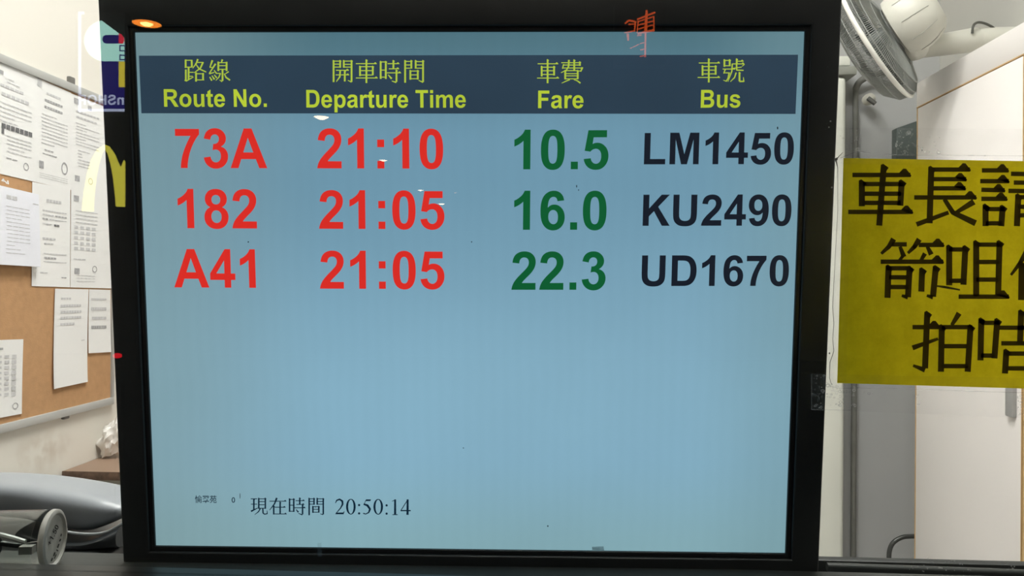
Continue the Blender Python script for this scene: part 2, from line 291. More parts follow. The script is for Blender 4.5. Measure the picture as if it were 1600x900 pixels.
def glyph(ch):
    """filled outline as (verts, faces)"""
    if ch in _gc: return _gc[ch]
    cs = contours(ch)
    if not cs: _gc[ch] = ([], []); return _gc[ch]
    cu = D.curves.new('outline', 'CURVE'); cu.dimensions = '2D'; cu.fill_mode = 'BOTH'
    for c in cs:
        if c[0] == c[-1]: c = c[:-1]
        sp = cu.splines.new('POLY'); sp.points.add(len(c) - 1)
        for k, (x, y) in enumerate(c): sp.points[k].co = (x / 1000, y / 1000, 0, 1)
        sp.use_cyclic_u = True
    o = D.objects.new('outline', cu); C.objects.link(o)
    dg = bpy.context.evaluated_depsgraph_get(); me = D.meshes.new_from_object(o.evaluated_get(dg))
    _gc[ch] = ([(v.co.x * 1000, v.co.y * 1000) for v in me.vertices], [tuple(f.vertices) for f in me.polygons])
    D.objects.remove(o); D.curves.remove(cu); D.meshes.remove(me)
    return _gc[ch]
def latin(bm, text, x0, x1, yb0, yb1, cap, mp, lean=0, capu=1466):
    """bold text between ink edges x0..x1 on a baseline yb0..yb1 with capital height cap"""
    pen = 0; pl = []; lo, hi = 1e9, -1e9
    for ch in text:
        vs, fs = glyph(ch)
        if vs:
            lo = min(lo, pen + min(v[0] for v in vs)); hi = max(hi, pen + max(v[0] for v in vs))
        pl.append((pen, vs, fs)); pen += GL[ch][0]
    sx = (x1 - x0) / (hi - lo); sy = cap / capu
    for pen, vs, fs in pl:
        nv = []
        for (gx, gy) in vs:
            t = (pen + gx - lo) * sx; yb = yb0 + (yb1 - yb0) * t / (x1 - x0)
            nv.append(bm.verts.new(mp(x0 + t - lean * gy * sy, yb - gy * sy)))
        for f in fs:
            try: bm.faces.new([nv[k] for k in f])
            except ValueError: pass

# ================================================================== room
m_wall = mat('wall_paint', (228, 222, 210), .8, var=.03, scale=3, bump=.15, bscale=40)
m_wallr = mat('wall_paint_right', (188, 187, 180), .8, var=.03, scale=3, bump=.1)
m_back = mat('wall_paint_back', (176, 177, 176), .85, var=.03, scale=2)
m_ceil = mat('ceiling_paint', (225, 223, 218), .9)
m_floor = mat('floor_tile', (198, 196, 192), .6)
m_dark = mat('dark_concrete', (34, 34, 38), .9)
m_frame = mat('dark_aluminium', (28, 31, 31), .4, metal=.3, var=.15, scale=30)
m_sill = mat('sill_dark_grey', (56, 59, 57), .65, var=.18, scale=25, bump=.1, spec=.25)
GY0, GY1 = .4155, .418
XL, XR, YB, ZC = -1.39, 1.528, 3.3, 3.9
YF = .40

struct(box('floor', (XL - .1, .3, -.05), (XR + .1, YB + .1, 0), m_floor))
struct(box('ceiling', (XL - .1, .3, ZC), (XR + .1, YB + .1, ZC + .05), m_ceil))
# left wall carries scuffs and stains of its own
n = m_wall.node_tree.nodes; l = m_wall.node_tree.links
wl = box('wall_left', (XL - .1, .3, 0), (XL, YB + .1, ZC), None)
ms = mat('wall_paint_scuffed', (228, 224, 214), .8, var=.02, scale=2, bump=.2, bscale=30)
n = ms.node_tree.nodes; l = ms.node_tree.links; b = n['Principled BSDF']
src = b.inputs['Base Color'].links[0].from_socket
tc = n.new('ShaderNodeTexCoord'); mp_ = n.new('ShaderNodeMapping'); mp_.vector_type = 'TEXTURE'
sp = PX(68, 706, XL)
mp_.inputs['Location'].default_value = sp; mp_.inputs['Scale'].default_value = (.5, .16, .075)
gr = n.new('ShaderNodeTexGradient'); gr.gradient_type = 'SPHERICAL'
nz = n.new('ShaderNodeTexNoise'); nz.inputs['Scale'].default_value = 22; nz.inputs['Detail'].default_value = 8
cr = n.new('ShaderNodeMapRange'); cr.inputs[1].default_value = .42; cr.inputs[2].default_value = .68
mu = n.new('ShaderNodeMath'); mu.operation = 'MULTIPLY'
m2 = n.new('ShaderNodeMath'); m2.operation = 'MULTIPLY'; m2.inputs[1].default_value = .5
mx = n.new('ShaderNodeMix'); mx.data_type = 'RGBA'
l.new(tc.outputs['Object'], mp_.inputs[0]); l.new(mp_.outputs[0], gr.inputs[0]); l.new(tc.outputs['Object'], nz.inputs['Vector'])
l.new(nz.outputs['Fac'], cr.inputs[0]); l.new(cr.outputs[0], mu.inputs[0]); l.new(gr.outputs['Fac'], mu.inputs[1]); l.new(mu.outputs[0], m2.inputs[0])
l.new(m2.outputs[0], mx.inputs[0]); l.new(src, mx.inputs[6]); mx.inputs[7].default_value = lin((170, 145, 118)) + (1,)
l.new(mx.outputs[2], b.inputs['Base Color'])
wl.data.materials.append(ms); struct(wl)
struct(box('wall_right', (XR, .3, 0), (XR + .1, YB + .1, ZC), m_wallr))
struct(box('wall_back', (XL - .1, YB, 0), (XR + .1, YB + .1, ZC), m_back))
# front wall of the booth around its window
zs = PY(100, 893, GY0).z        # bottom of the glass
bm = bmesh.new()
add_box(bm, (XL - .1, .34, 0), (XR + .1, .44, zs - .06)); add_box(bm, (XL - .1, .34, 2.35), (XR + .1, .44, ZC))
add_box(bm, (XL - .1, .34, zs - .06), (-1.15, .44, 2.35)); add_box(bm, (1.2, .34, zs - .06), (XR + .1, .44, 2.35))
struct(obj('wall_front', bm, m_dark))
# window: frame, sheet of glass
win = D.objects.new('window_1', None); C.objects.link(win); win['kind'] = 'structure'; win['label'] = 'glass front window of the ticket booth in a dark frame'
bm = bmesh.new()
add_box(bm, (-1.15, .395, zs - .06), (1.2, .4265, zs), .001)
add_box(bm, (-1.15, .395, 2.31), (1.2, .4265, 2.35), .001)
add_box(bm, (-1.15, .395, zs), (-1.11, .4265, 2.31), .001); add_box(bm, (1.16, .395, zs), (1.2, .4265, 2.31), .001)
obj('window_frame', bm, m_frame, win)
m_glass = glass_mat('window_glass', (.985, .992, .988), 1.75)
box('pane', (-1.11, GY0, zs), (1.16, GY1, 2.31), m_glass, win)
# inner sill: from the glass to its back edge
sb = PY(700, 878, .452).z
zsill = PY(85, 889, .447).z
YSB = PZ(700, 877, zsill).y
struct(box('trim_1', (-1.15, .4270, zsill - .016), (1.2, YSB, zsill), m_sill, bev=.0012), 'dark grey inner sill running along the bottom of the glass')

# office lamps on the ceiling
m_diff = D.materials.new('lamp_diffuser'); m_diff.use_nodes = True
nn = m_diff.node_tree.nodes; nn.clear(); o_ = nn.new('ShaderNodeOutputMaterial'); e_ = nn.new('ShaderNodeEmission')
e_.inputs[0].default_value = (1, .985, .945, 1); e_.inputs[1].default_value = LAMP; m_diff.node_tree.links.new(e_.outputs[0], o_.inputs[0])
m_white = mat('white_metal', (225, 225, 222), .4)
def office_lamp(loc, label):
    t = thing('ceiling_lamp', label, 'lamp', loc, 'fluorescent lamps on the office ceiling')
    box('lamp_housing', (-.62, -.16, -.05), (.62, .16, 0), m_white, t, .005)
    box('diffuser', (-.59, -.14, -.058), (.59, .14, -.0505), m_diff, t)
    return t
office_lamp((.1, .95, ZC), 'long white fluorescent ceiling lamp nearest the booth window')
office_lamp((-.3, 1.6, ZC), 'long white fluorescent ceiling lamp farther from the booth window')

# ================================================================== outside, seen only as reflections in the glass
m_plaza = mat('plaza_floor', (30, 30, 32), .8)
struct(box('floor', (-14, -16, -.05), (14, .3, 0), m_plaza))
struct(box('wall_outside', (-14, -16.2, 0), (14, -16, 2.7), m_dark), 'far dark wall of the passage outside the booth')
ZO = 1.5 + 1.2
struct(box('ceiling', (-14, -16.2, ZO + .0), (14, .34, ZO + .05), m_dark))
def RV(px, py, Dv):
    """the real point outside whose mirror image in the glass is seen at (px,py) at depth Dv"""
    p = PY(px, py, Dv); return Vector((p.x, 2 * GY0 - p.y, p.z))
m_dl = emit('downlight_glow', (255, 205, 120), 15); m_refl = emit('downlight_reflector_glow', (255, 140, 45), 7.5)
m_dl2 = emit('downlight_glow_far', (255, 222, 180), 10)
m_trim = mat('downlight_rim', (60, 55, 50), .4)
def downlight(px, py, rx, m, label):
    r = ray(px, py); t = (ZO - CAM.z) / r.z; v = CAM + r * t
    rr = rx / F * v.y
    p = Vector((v.x, 2 * GY0 - v.y, ZO))
    o = thing('downlight', label, 'lamp', p, 'downlights of the passage ceiling')
    bm = bmesh.new(); add_lathe(bm, [(rr * 1.25, 0), (rr * 1.25, -.006), (rr * 1.02, -.010), (rr * 1.02, -.002), (rr * .2, -.001)], (0, 0, 0), (0, 0, 1), 32); obj('rim', bm, m_trim, o, True)
    bm = bmesh.new(); add_lathe(bm, [(rr * .99, -.0075), (rr * .5, -.009), (rr * .44, -.009)], (0, 0, 0), (0, 0, 1), 32, False); obj('reflector', bm, m_refl if rx > 15 else m, o, True)
    bm = bmesh.new(); add_lathe(bm, [(rr * .45, -.009), (rr * .3, -.016), (rr * .05, -.018)] if rx > 15 else [(rr * .9, -.0095), (rr * .75, -rr * .28), (rr * .4, -rr * .45), (rr * .05, -rr * .5)], (0, 0, 0), (0, 0, 1), 24); obj('bulb', bm, m, o, True)
downlight(229, 34, 22, m_dl, 'amber downlight mirrored above the top left corner of the screen')
downlight(502, 181, 12, m_dl2, 'warm downlight mirrored just under the word Departure')
downlight(599, 249, 6.5, m_dl2, 'small warm downlight mirrored at the colon of the first departure time')
downlight(657, 296, 5, m_dl2, 'tiny warm downlight mirrored above the last digit of the second departure time')
downlight(690, 317.5, 5.5, m_dl2, 'tiny warm downlight mirrored on the last digit of the second departure time')
m_dl3 = emit('downlight_glow_dim', (255, 190, 140), 6)
downlight(712, 300, 2.2, m_dl3, 'faint pinpoint downlight mirrored right of the second departure time')
downlight(824, 336, 2.2, m_dl3, 'faint pinpoint downlight mirrored on the fare of the second row')

o_l = thing('ceiling_lamp', 'square passage lamp above the place where one stands before the glass', 'lamp', (.25, -.55, ZO), 'passage lamps outside the booth')  # unseen fill lamp, added to brighten the bezel and the yellow notice
m_pl = emit('passage_lamp_glow', (255, 240, 222), 9)
box('lamp_housing', (-.26, -.26, -.03), (.26, .26, -.0005), m_trim, o_l, .004); box('diffuser', (-.24, -.24, -.036), (.24, .24, -.0305), m_pl, o_l)
# made-up dark stand, added to hide the rest of the shop fronts
a = RV(193.7, 212, 2.95); b2 = RV(275, 212, 2.95)
pst = box('display_stand', (a.x, a.y - .2, 0), (b2.x, a.y, a.z), m_dark, None, .01); tag(pst, 'plain dark display stand in the passage, unlit and mirrored black', 'stand')
K = 5.2
m_mint = emit('sign_mint', (176, 232, 218), K); m_navy = emit('sign_navy', (22, 14, 92), K); m_red = emit('sign_red', (205, 40, 60), K)
m_yel = emit('sign_yellow', (205, 188, 60), K); m_swh = emit('sign_white', (170, 178, 205), K); m_blk = mat('sign_black', (14, 14, 18), .6)
m_arch = emit('arch_yellow', (205, 196, 66), K)
DS = 3.2
t = thing('shop_sign', 'illuminated shop sign with a mint disc on navy, mirrored at the left of the screen', 'sign', RV(180, 100, DS))
def mir(z): return lambda px, py: RV(px, py, DS - z) - t.location
def ppoly(name, pts, m, parent, mp, z=None):
    bm = bmesh.new(); vs = [bm.verts.new(mp(*p)) for p in pts]; bm.faces.new(vs); return flat(name, bm, m, parent)
bmb = bmesh.new(); p0 = RV(118, 20, DS + .05) - t.location; p1 = RV(194.5, 178, DS + .05) - t.location
add_box(bmb, (p0.x, p0.y - .05, p0.z), (p1.x, p1.y, p1.z)); obj('sign_panel', bmb, m_blk, t)
ppoly('navy_field', [(155, 95), (194, 95), (194, 172), (157, 172)], m_navy, t, mir(.01))
def arc(cx, cy, r, a0, a1, n=20): return [(cx + r * math.cos(math.radians(a0 + (a1 - a0) * i / n)), cy + r * math.sin(math.radians(a0 + (a1 - a0) * i / n))) for i in range(n + 1)]
ppoly('mint_disc', arc(163, 63.5, 32, 90, 262) + [(184, 51), (194, 60), (194, 95.5)], m_mint, t, mir(.02))
ppoly('navy_bar', arc(166, 61, 6.8, 90, 270, 10) + [(186, 54.2), (186, 67.8)], m_navy, t, mir(.03))
ppoly('red_tip', [(185, 52), (189, 53), (193, 58), (194, 63), (192, 68), (185, 68)], m_red, t, mir(.03))
bm = bmesh.new(); strokes(bm, 'h 186 196 71; h 186 196 79; h 186 196 86; h 186 196 93; v 187 71 79; v 187 86 93', mir(.03), 2, 2); flat('navy_stripe', bm, m_navy, t)
ppoly('yellow_bar', [(185, 96), (194.5, 96), (194.5, 136), (185, 136)], m_yel, t, mir(.03))
bm = bmesh.new(); strokes(bm, 'v 124 22 175; h 122 131 20; h 122 194 172', mir(.03), 4.5, 4.2); flat('white_border', bm, m_swh, t)
bm = bmesh.new()
mq = mir(.03); latin(bm, 'nSHOP', -193, -122, 163.5, 163.5, 15.5, lambda x, y: mq(-x, y)); flat('sign_lettering', bm, m_swh, t)
# the arched letter sign of a restaurant
ta = thing('arch_sign', 'tall glowing yellow arched letter sign, mirrored below the mint disc sign', 'sign', RV(165, 320, 3.3))
def archmap(px, py, z=0): return RV(px, py, 3.3 - z) - ta.location
bm = bmesh.new()
L = [(128, 330), (131, 300), (136, 268), (144, 244), (153, 231), (163, 226), (172, 231), (181, 246), (188, 261), (194, 249), (202, 234), (212, 226), (222, 231), (231, 244), (239, 268), (245, 300), (248, 330)]
Rr = [(146, 331), (148, 300), (151, 270), (156, 248), (160, 237), (163, 234), (166, 238), (172, 254), (177, 285), (180.5, 324), (194, 324), (197, 285), (203, 254), (208, 238), (212, 234), (216, 238), (219, 248), (225, 270), (228, 300), (230, 331)]
# two legs per arch as ribbons
def ribbon(bm, A, B, mp, th):
    for z in (0, th):
        pass
    va = [(bm.verts.new(mp(*p)), bm.verts.new(mp(*p, th))) for p in A]; vb = [(bm.verts.new(mp(*p)), bm.verts.new(mp(*p, th))) for p in B]
    for i in range(len(A) - 1):
        bm.faces.new((va[i][1], va[i + 1][1], vb[i + 1][1], vb[i][1])); bm.faces.new((va[i][0], vb[i][0], vb[i + 1][0], va[i + 1][0]))
        bm.faces.new((va[i][0], va[i + 1][0], va[i + 1][1], va[i][1])); bm.faces.new((vb[i][0], vb[i][1], vb[i + 1][1], vb[i + 1][0]))
A1 = [(127, 330), (130, 300), (135, 272), (142, 249), (151, 233), (163, 225.5)]; B1 = [(146, 331), (147.5, 303), (150.5, 276), (155, 254), (159, 241), (163, 233.5)]
A2 = [(163, 225.5), (171, 229), (179, 240), (188, 261), (193.7, 249), (193.7, 323)]; B2 = [(163, 233.5), (167, 239), (172, 256), (176, 277), (178.5, 300), (180.5, 323)]
ribbon(bm, A1, B1, archmap, .06); ribbon(bm, A2, B2, archmap, .06)
mx_ = lambda px, py, z=0: archmap(387 - px, py, z)
ribbon(bm, A1, B1, mx_, .06); ribbon(bm, A2, B2, mx_, .06)
flat('arch_letter', bm, m_arch, ta)
# orange lamp-dot sign with characters, leaning away
m_or = emit('sign_orange', (215, 84, 34), 4.4)
tl = thing('led_sign', 'orange lit character sign, mirrored over the top of the screen', 'sign', RV(1000, 40, 3.2))
def ledm(px, py):
    x, y = px, py; return RV(x, y, 3.2) - tl.location
bm = bmesh.new()
strokes(bm, '''w 500 272 24 755 170 24; w 515 290 17 500 460 17; w 735 225 17 735 440 17; w 520 300 17 735 230 17; w 520 350 17 735 290 17; w 520 405 17 735 345 17; w 505 470 24 745 420 34
w 635 140 28 620 460 44; w 620 460 24 612 800 24; w 330 330 24 380 285 24 470 300 24; w 475 295 30 465 440 17; w 380 340 22 470 335 12; w 320 460 17 470 430 22; w 370 470 36 375 570 24
w 540 610 14 600 600 14; w 540 700 14 600 690 14; w 540 790 14 600 780 14; w 500 500 16 560 490 16; w 400 680 12 530 620 12''', ledm, 30, 20, 0, (940, 0), 9.0)
flat('lit_strokes', bm, m_or, tl)
bm = bmesh.new(); q0 = RV(960, 5, 3.22) - tl.location; q1 = RV(1040, 100, 3.22) - tl.location
add_box(bm, (q0.x, q0.y - .06, q0.z), (q1.x, q1.y, q1.z)); obj('sign_box', bm, m_blk, tl)
# red tail lamp
rl = thing('indicator_lamp', 'small red lamp mirrored beside the lower left edge of the screen', 'lamp', RV(182, 556, 3.6))
bm = bmesh.new(); add_lathe(bm, [(.004, .012), (.009, .009), (.012, 0), (.012, -.01)], (0, 0, 0), (0, 1, 0), 20)
for v in bm.verts: v.co.x *= 1.7
obj('lens', bm, emit('red_glow', (255, 20, 40), 3.6), rl, True)
bm = bmesh.new(); add_tube(bm, [(0, -.012, 0), (0, -.012, -rl.location.z)], .012, 12); obj('post', bm, m_blk, rl)

# ================================================================== monitor
RX, RYr, RZ = .0948521, .0210374, .0032193
TV = Vector((-.0258826, .0061315, .4601319))
Rm = Matrix.Rotation(RX, 3, 'X') @ Matrix.Rotation(RYr, 3, 'Y') @ Matrix.Rotation(RZ, 3, 'Z')
c0, c1, c2 = (w(Rm.col[0]), w(-Rm.col[1]), w(Rm.col[2]))
MR = Matrix(((c0.x, c2.x, c1.x), (c0.y, c2.y, c1.y), (c0.z, c2.z, c1.z)))   # local x right, y away, z up
MO = CAM + w(TV)
mon = thing('monitor', 'large black flat monitor behind the glass listing bus departures', 'monitor', MO, rot=MR)
MRi = MR.transposed()
def S(depth):
    def f(px, py):
        r = MRi @ ray(px, py); o = MRi @ (CAM - MO); t = (depth - o.y) / r.y; p = o + r * t; return p
    return f
SW, SH = .3763, .3011
s0 = S(-.003)
blc, brc = s0(190, 880), s0(1281, 880)
tlc, trc = s0(155, 3), s0(1315, 3)
xl_, xr_ = (blc.x + tlc.x) / 2, (brc.x + trc.x) / 2
zt, zb = SH / 2 + .0205, -SH / 2 - .0215
m_bez = mat('bezel_black_plastic', (46, 49, 50), .42, var=.1, scale=40, bump=.05, bscale=900)
m_bez2 = mat('bezel_lip_plastic', (40, 42, 44), .3)
bm = bmesh.new()
hw_, hh_ = SW / 2 + .0002, SH / 2 + .0002
def ringbox(bm, o, i, y0, y1, bev=.0012):
    (ox0, oz0, ox1, oz1), (ix0, iz0, ix1, iz1) = o, i
    O = [(ox0, oz0), (ox1, oz0), (ox1, oz1), (ox0, oz1)]; I = [(ix0, iz0), (ix1, iz0), (ix1, iz1), (ix0, iz1)]
    V = {}
    for nm, P in (('o', O), ('i', I)):
        for y in (y0, y1):
            V[nm, y] = [bm.verts.new((x, y, z)) for x, z in P]
    es = []
    for k in range(4):
        j = (k + 1) % 4
        bm.faces.new((V['o', y0][k], V['o', y0][j], V['i', y0][j], V['i', y0][k]))
        bm.faces.new((V['o', y1][k], V['i', y1][k], V['i', y1][j], V['o', y1][j]))
        bm.faces.new((V['o', y0][k], V['o', y1][k], V['o', y1][j], V['o', y0][j]))
        bm.faces.new((V['i', y0][k], V['i', y0][j], V['i', y1][j], V['i', y1][k]))
    if bev:
        es = [e for e in bm.edges if all(v in V['o', y0] + V['i', y0] for v in e.verts) and ((e.verts[0] in V['o', y0]) == (e.verts[1] in V['o', y0]))]
        bmesh.ops.bevel(bm, geom=es, offset=bev, segments=3, affect='EDGES', profile=.5)
ringbox(bm, (xl_, zb, xr_, zt), (-hw_ - .0028, -hh_ - .0028, hw_ + .0028, hh_ + .0028), -.0032, .022, .0014)
obj('bezel', bm, m_bez, mon, True)
bm = bmesh.new(); ringbox(bm, (-hw_ - .0028, -hh_ - .0028, hw_ + .0028, hh_ + .0028), (-hw_, -hh_, hw_, hh_), -.0012, .006, .0004)
obj('bezel_lip', bm, m_bez2, mon, True)
bm = bmesh.new(); add_box(bm, (xl_ + .006, .022, zb + .006), (xr_ - .006, .052, zt - .006), .012, 3); obj('back_housing', bm, m_bez, mon, True)

# display panel: the lit picture itself
m_scr = D.materials.new('lcd_picture'); m_scr.use_nodes = True
n = m_scr.node_tree.nodes; l = m_scr.node_tree.links; b = n['Principled BSDF']
b.inputs['Base Color'].default_value = (.01, .012, .014, 1); b.inputs['Roughness'].default_value = .45
tc = n.new('ShaderNodeTexCoord'); sx_ = n.new('ShaderNodeSeparateXYZ'); l.new(tc.outputs['Object'], sx_.inputs[0])
def mr(src, a, b_, c, d, smooth=True):
    r = n.new('ShaderNodeMapRange'); r.interpolation_type = 'SMOOTHSTEP' if smooth else 'LINEAR'
    for i, v in enumerate((a, b_, c, d)): r.inputs[1 + i].default_value = v
    l.new(src, r.inputs[0]); return r.outputs[0]
def mixc(fac, a, b_):
    r = n.new('ShaderNodeMix'); r.data_type = 'RGBA'; l.new(fac, r.inputs[0])
    for i, v in ((6, a), (7, b_)):
        if isinstance(v, tuple): r.inputs[i].default_value = lin(v) + (1,)
        else: l.new(v, r.inputs[i])
    return r.outputs[2]
# viewing-angle and lens falloff painted into the panel's glow: dimmer along its top, greener towards its left and right rims
vmid = mixc(mr(sx_.outputs['Z'], -.06, .085, 0, 1), (135, 177, 199), (113, 155, 178))
vert = mixc(mr(sx_.outputs['Z'], .085, .155, 0, 1), vmid, (80, 117, 130))
vert2 = mixc(mr(sx_.outputs['Z'], -.155, -.09, 1, 0), vert, (134, 172, 182))
lft = mixc(mr(sx_.outputs['X'], -.19, -.07, .62, 0), vert2, (130, 158, 162))
rgt = mixc(mr(sx_.outputs['X'], .12, .19, 0, .5), lft, (122, 156, 164))
nz = n.new('ShaderNodeTexNoise'); nz.inputs['Scale'].default_value = 6; nz.inputs['Detail'].default_value = 5; l.new(tc.outputs['Object'], nz.inputs['Vector'])
wv = n.new('ShaderNodeTexWave'); wv.inputs['Scale'].default_value = 42; wv.inputs['Distortion'].default_value = 2.5; wv.inputs['Detail'].default_value = 1; wv.inputs['Detail Scale'].default_value = .6
l.new(tc.outputs['Object'], wv.inputs['Vector'])
fl = n.new('ShaderNodeMath'); fl.operation = 'MULTIPLY'; l.new(mr(nz.outputs['Fac'], .3, .7, .95, 1.06, False), fl.inputs[0]); l.new(mr(wv.outputs['Fac'], 0, 1, .992, 1.008, False), fl.inputs[1])
l.new(rgt, b.inputs['Emission Color']); f2 = n.new('ShaderNodeMath'); f2.operation = 'MULTIPLY'; f2.inputs[1].default_value = 1.09; l.new(fl.outputs[0], f2.inputs[0])
l.new(f2.outputs[0], b.inputs['Emission Strength'])
screen = box('screen', (-SW / 2, 0, -SH / 2), (SW / 2, .004, SH / 2), m_scr, mon)
def pic(name, c, var=.04):
    m = D.materials.new(name); m.use_nodes = True; n = m.node_tree.nodes; l = m.node_tree.links; b = n['Principled BSDF']
    b.inputs['Base Color'].default_value = (.01, .01, .012, 1); b.inputs['Roughness'].default_value = .45
    tc = n.new('ShaderNodeTexCoord'); no = n.new('ShaderNodeTexNoise'); no.inputs['Scale'].default_value = 14; l.new(tc.outputs['Object'], no.inputs['Vector'])
    r = n.new('ShaderNodeValToRGB'); cc = lin(c); r.color_ramp.elements[0].position = .3; r.color_ramp.elements[1].position = .7
    r.color_ramp.elements[0].color = tuple(x * (1 - var) for x in cc) + (1,); r.color_ramp.elements[1].color = tuple(x * (1 + var) for x in cc) + (1,)
    l.new(no.outputs['Fac'], r.inputs[0]); l.new(r.outputs[0], b.inputs['Emission Color']); b.inputs['Emission Strength'].default_value = 1.12
    return m
m_hdr = pic('picture_slate', (43, 63, 80), .10); m_ylw = pic('picture_yellow_green', (186, 206, 56), .12); m_thin = pic('picture_thin_yellow_green', (176, 198, 66), .1)
m_redp = pic('picture_red', (222, 44, 36)); m_grn = pic('picture_green', (10, 92, 48)); m_blkp = pic('picture_black', (20, 26, 38)); m_nvy = pic('picture_navy', (8, 34, 52))
s1, s2 = S(-.0002), S(-.0004)
ppoly('header_band', [(217, 87), (1247, 85.5), (1243, 178), (221, 177)], m_hdr, screen, s1)
def lean(x): return .04 * (745 - x) / 520
def word(name, text, x0, x1, y0, y1, cap, m, label=None, capu=1466):
    bm = bmesh.new(); latin(bm, text, x0, x1, y0, y1, cap, s2, lean((x0 + x1) / 2), capu); o = flat(name, bm, m, screen)
    if label: o['label'] = label
word('heading_lettering', 'Route No.', 256.5, 417, 166.8, 167, 27.5, m_ylw, 'heading Route No.')
word('heading_lettering', 'Departure Time', 478.7, 727.8, 168, 168.3, 27.5, m_ylw, 'heading Departure Time')
word('heading_lettering', 'Fare', 840.7, 911.6, 169, 169, 27.4, m_ylw, 'heading Fare')
word('heading_lettering', 'Bus', 1094.8, 1156.6, 168.3, 168, 27.8, m_ylw, 'heading Bus')
word('route_number', '73A', 275, 417.7, 262.5, 262.8, 62, m_redp, 'red route number 73A', 1466)
word('departure_time', '21:10', 495.7, 692.8, 263, 263.6, 62.5, m_redp, 'red departure time 21:10', 1472)
word('fare', '10.5', 803.3, 950.5, 264.6, 264.3, 62, m_grn, 'green fare 10.5', 1472)
word('bus_number', 'LM1450', 1006, 1239.7, 256.8, 256.4, 49.4, m_blkp, 'black bus number LM1450')
word('route_number', '182', 278.7, 401.7, 356.5, 357, 61.5, m_redp, 'red route number 182', 1472)
word('departure_time', '21:05', 498.6, 694.7, 357.4, 358.2, 60.5, m_redp, 'red departure time 21:05 in the second row', 1472)
word('fare', '16.0', 803, 947.4, 359, 359, 61, m_grn, 'green fare 16.0', 1472)
word('bus_number', 'KU2490', 1004, 1236, 352.8, 352.6, 48.6, m_blkp, 'black bus number KU2490')
word('route_number', 'A41', 272.4, 400, 449, 449.8, 60, m_redp, 'red route number A41')
word('departure_time', '21:05', 500, 694.7, 451, 451.6, 59.5, m_redp, 'red departure time 21:05 in the third row', 1472)
word('fare', '22.3', 799, 946, 452.8, 452.8, 60, m_grn, 'green fare 22.3', 1472)
word('bus_number', 'UD1670', 1002, 1232, 446.9, 446.7, 47.8, m_blkp, 'black bus number UD1670')
def cjk(name, spec, org, s, vw, hw, hump, m, parent, mp, label=None):
    bm = bmesh.new(); strokes(bm, spec, mp, vw, hw, hump, org, s); o = flat(name, bm, m, parent)
    if label: o['label'] = label
    return o
cjk('heading_characters', '''v 165 130 345; v 318 140 330 325; h 165 330 150; h 165 320 325; v 240 320 650; v 170 385 670; h 250 370 458; h 260 345 560; w 140 655 45 185 680 30 365 575 22
w 475 120 46 440 225 36 345 355 20; h 450 625 205; w 610 200 46 540 355 38 380 470 18; w 410 225 22 510 370 34 690 450 30; v 430 460 695; v 610 475 655; h 440 620 495; h 440 640 652
w 850 150 50 785 330 26 870 335 20; w 930 240 46 765 490 26; w 765 495 36 900 460 22; w 890 400 20 960 495 36; w 780 575 24 835 670 46; w 835 540 22 900 640 44; w 895 520 22 960 600 40
w 1105 130 50 1080 205 26; v 1000 185 425; v 1212 190 425; h 1000 1225 212; h 1000 1215 288; h 1000 1215 382; v 1108 380 680; w 1100 695 34 1030 655 14; h 960 1060 485; w 1055 485 34 1010 590 28 935 668 16; w 1265 440 34 1175 500 18; w 1150 490 22 1200 590 38 1300 660 40''',
    (280, 85), 16.37, 46, 23, 0, m_thin, screen, s2, 'heading characters for route')
cjk('heading_characters', '''v 112 95 432; h 112 225 105; h 112 220 152; h 112 220 198; v 215 95 208; v 272 95 208; h 272 395 105; h 272 390 155; h 272 390 198; v 393 95 430; w 392 432 20 335 405 10
H 150 350 248; H 145 355 320; w 215 250 26 210 350 24 155 425 12; v 287 250 422
H 460 785 145; v 525 185 338; v 725 185 325; h 525 730 192; h 525 725 254; h 525 725 322; H 460 800 368; v 625 85 447
v 848 110 382; v 928 110 382; h 848 935 118; h 848 930 245; h 848 930 355; H 955 1140 145; v 1047 95 225; H 975 1135 225; H 945 1165 288; v 1095 245 430; w 1092 438 24 1020 415 10; w 965 318 12 1020 380 30
v 1230 95 442; h 1230 1335 110; h 1230 1330 165; h 1230 1330 215; v 1327 95 222; v 1395 95 222; h 1395 1520 113; h 1395 1510 165; h 1395 1510 215; v 1510 95 432; w 1510 436 24 1440 405 10; v 1312 250 395; v 1428 250 392; h 1312 1435 260; h 1312 1428 320; h 1312 1428 380''',
    (510, 85), 10, 28, 14, 17, m_thin, screen, s2, 'heading characters for departure time')
cjk('heading_characters', '''H 165 690 240; v 268 305 562; v 585 305 538; h 268 605 328; h 268 590 418; h 268 590 513; H 150 710 605; v 420 135 737
h 770 1260 213; v 1245 190 292; h 820 1245 272; w 830 250 34 800 365 26; h 800 1300 348; w 1310 330 50 1270 430 30 1215 420 14; w 965 140 46 955 310 40 900 400 30 760 470 18; v 1100 140 415; v 870 412 640; v 1190 410 632; h 870 1205 415; h 870 1190 492; h 870 1190 548; h 870 1190 625; w 990 640 34 880 690 26 780 735 16; w 1090 645 18 1180 675 30 1260 735 42''',
    (830, 85), 16.37, 46, 23, 28, m_thin, screen, s2, 'heading characters for fare')
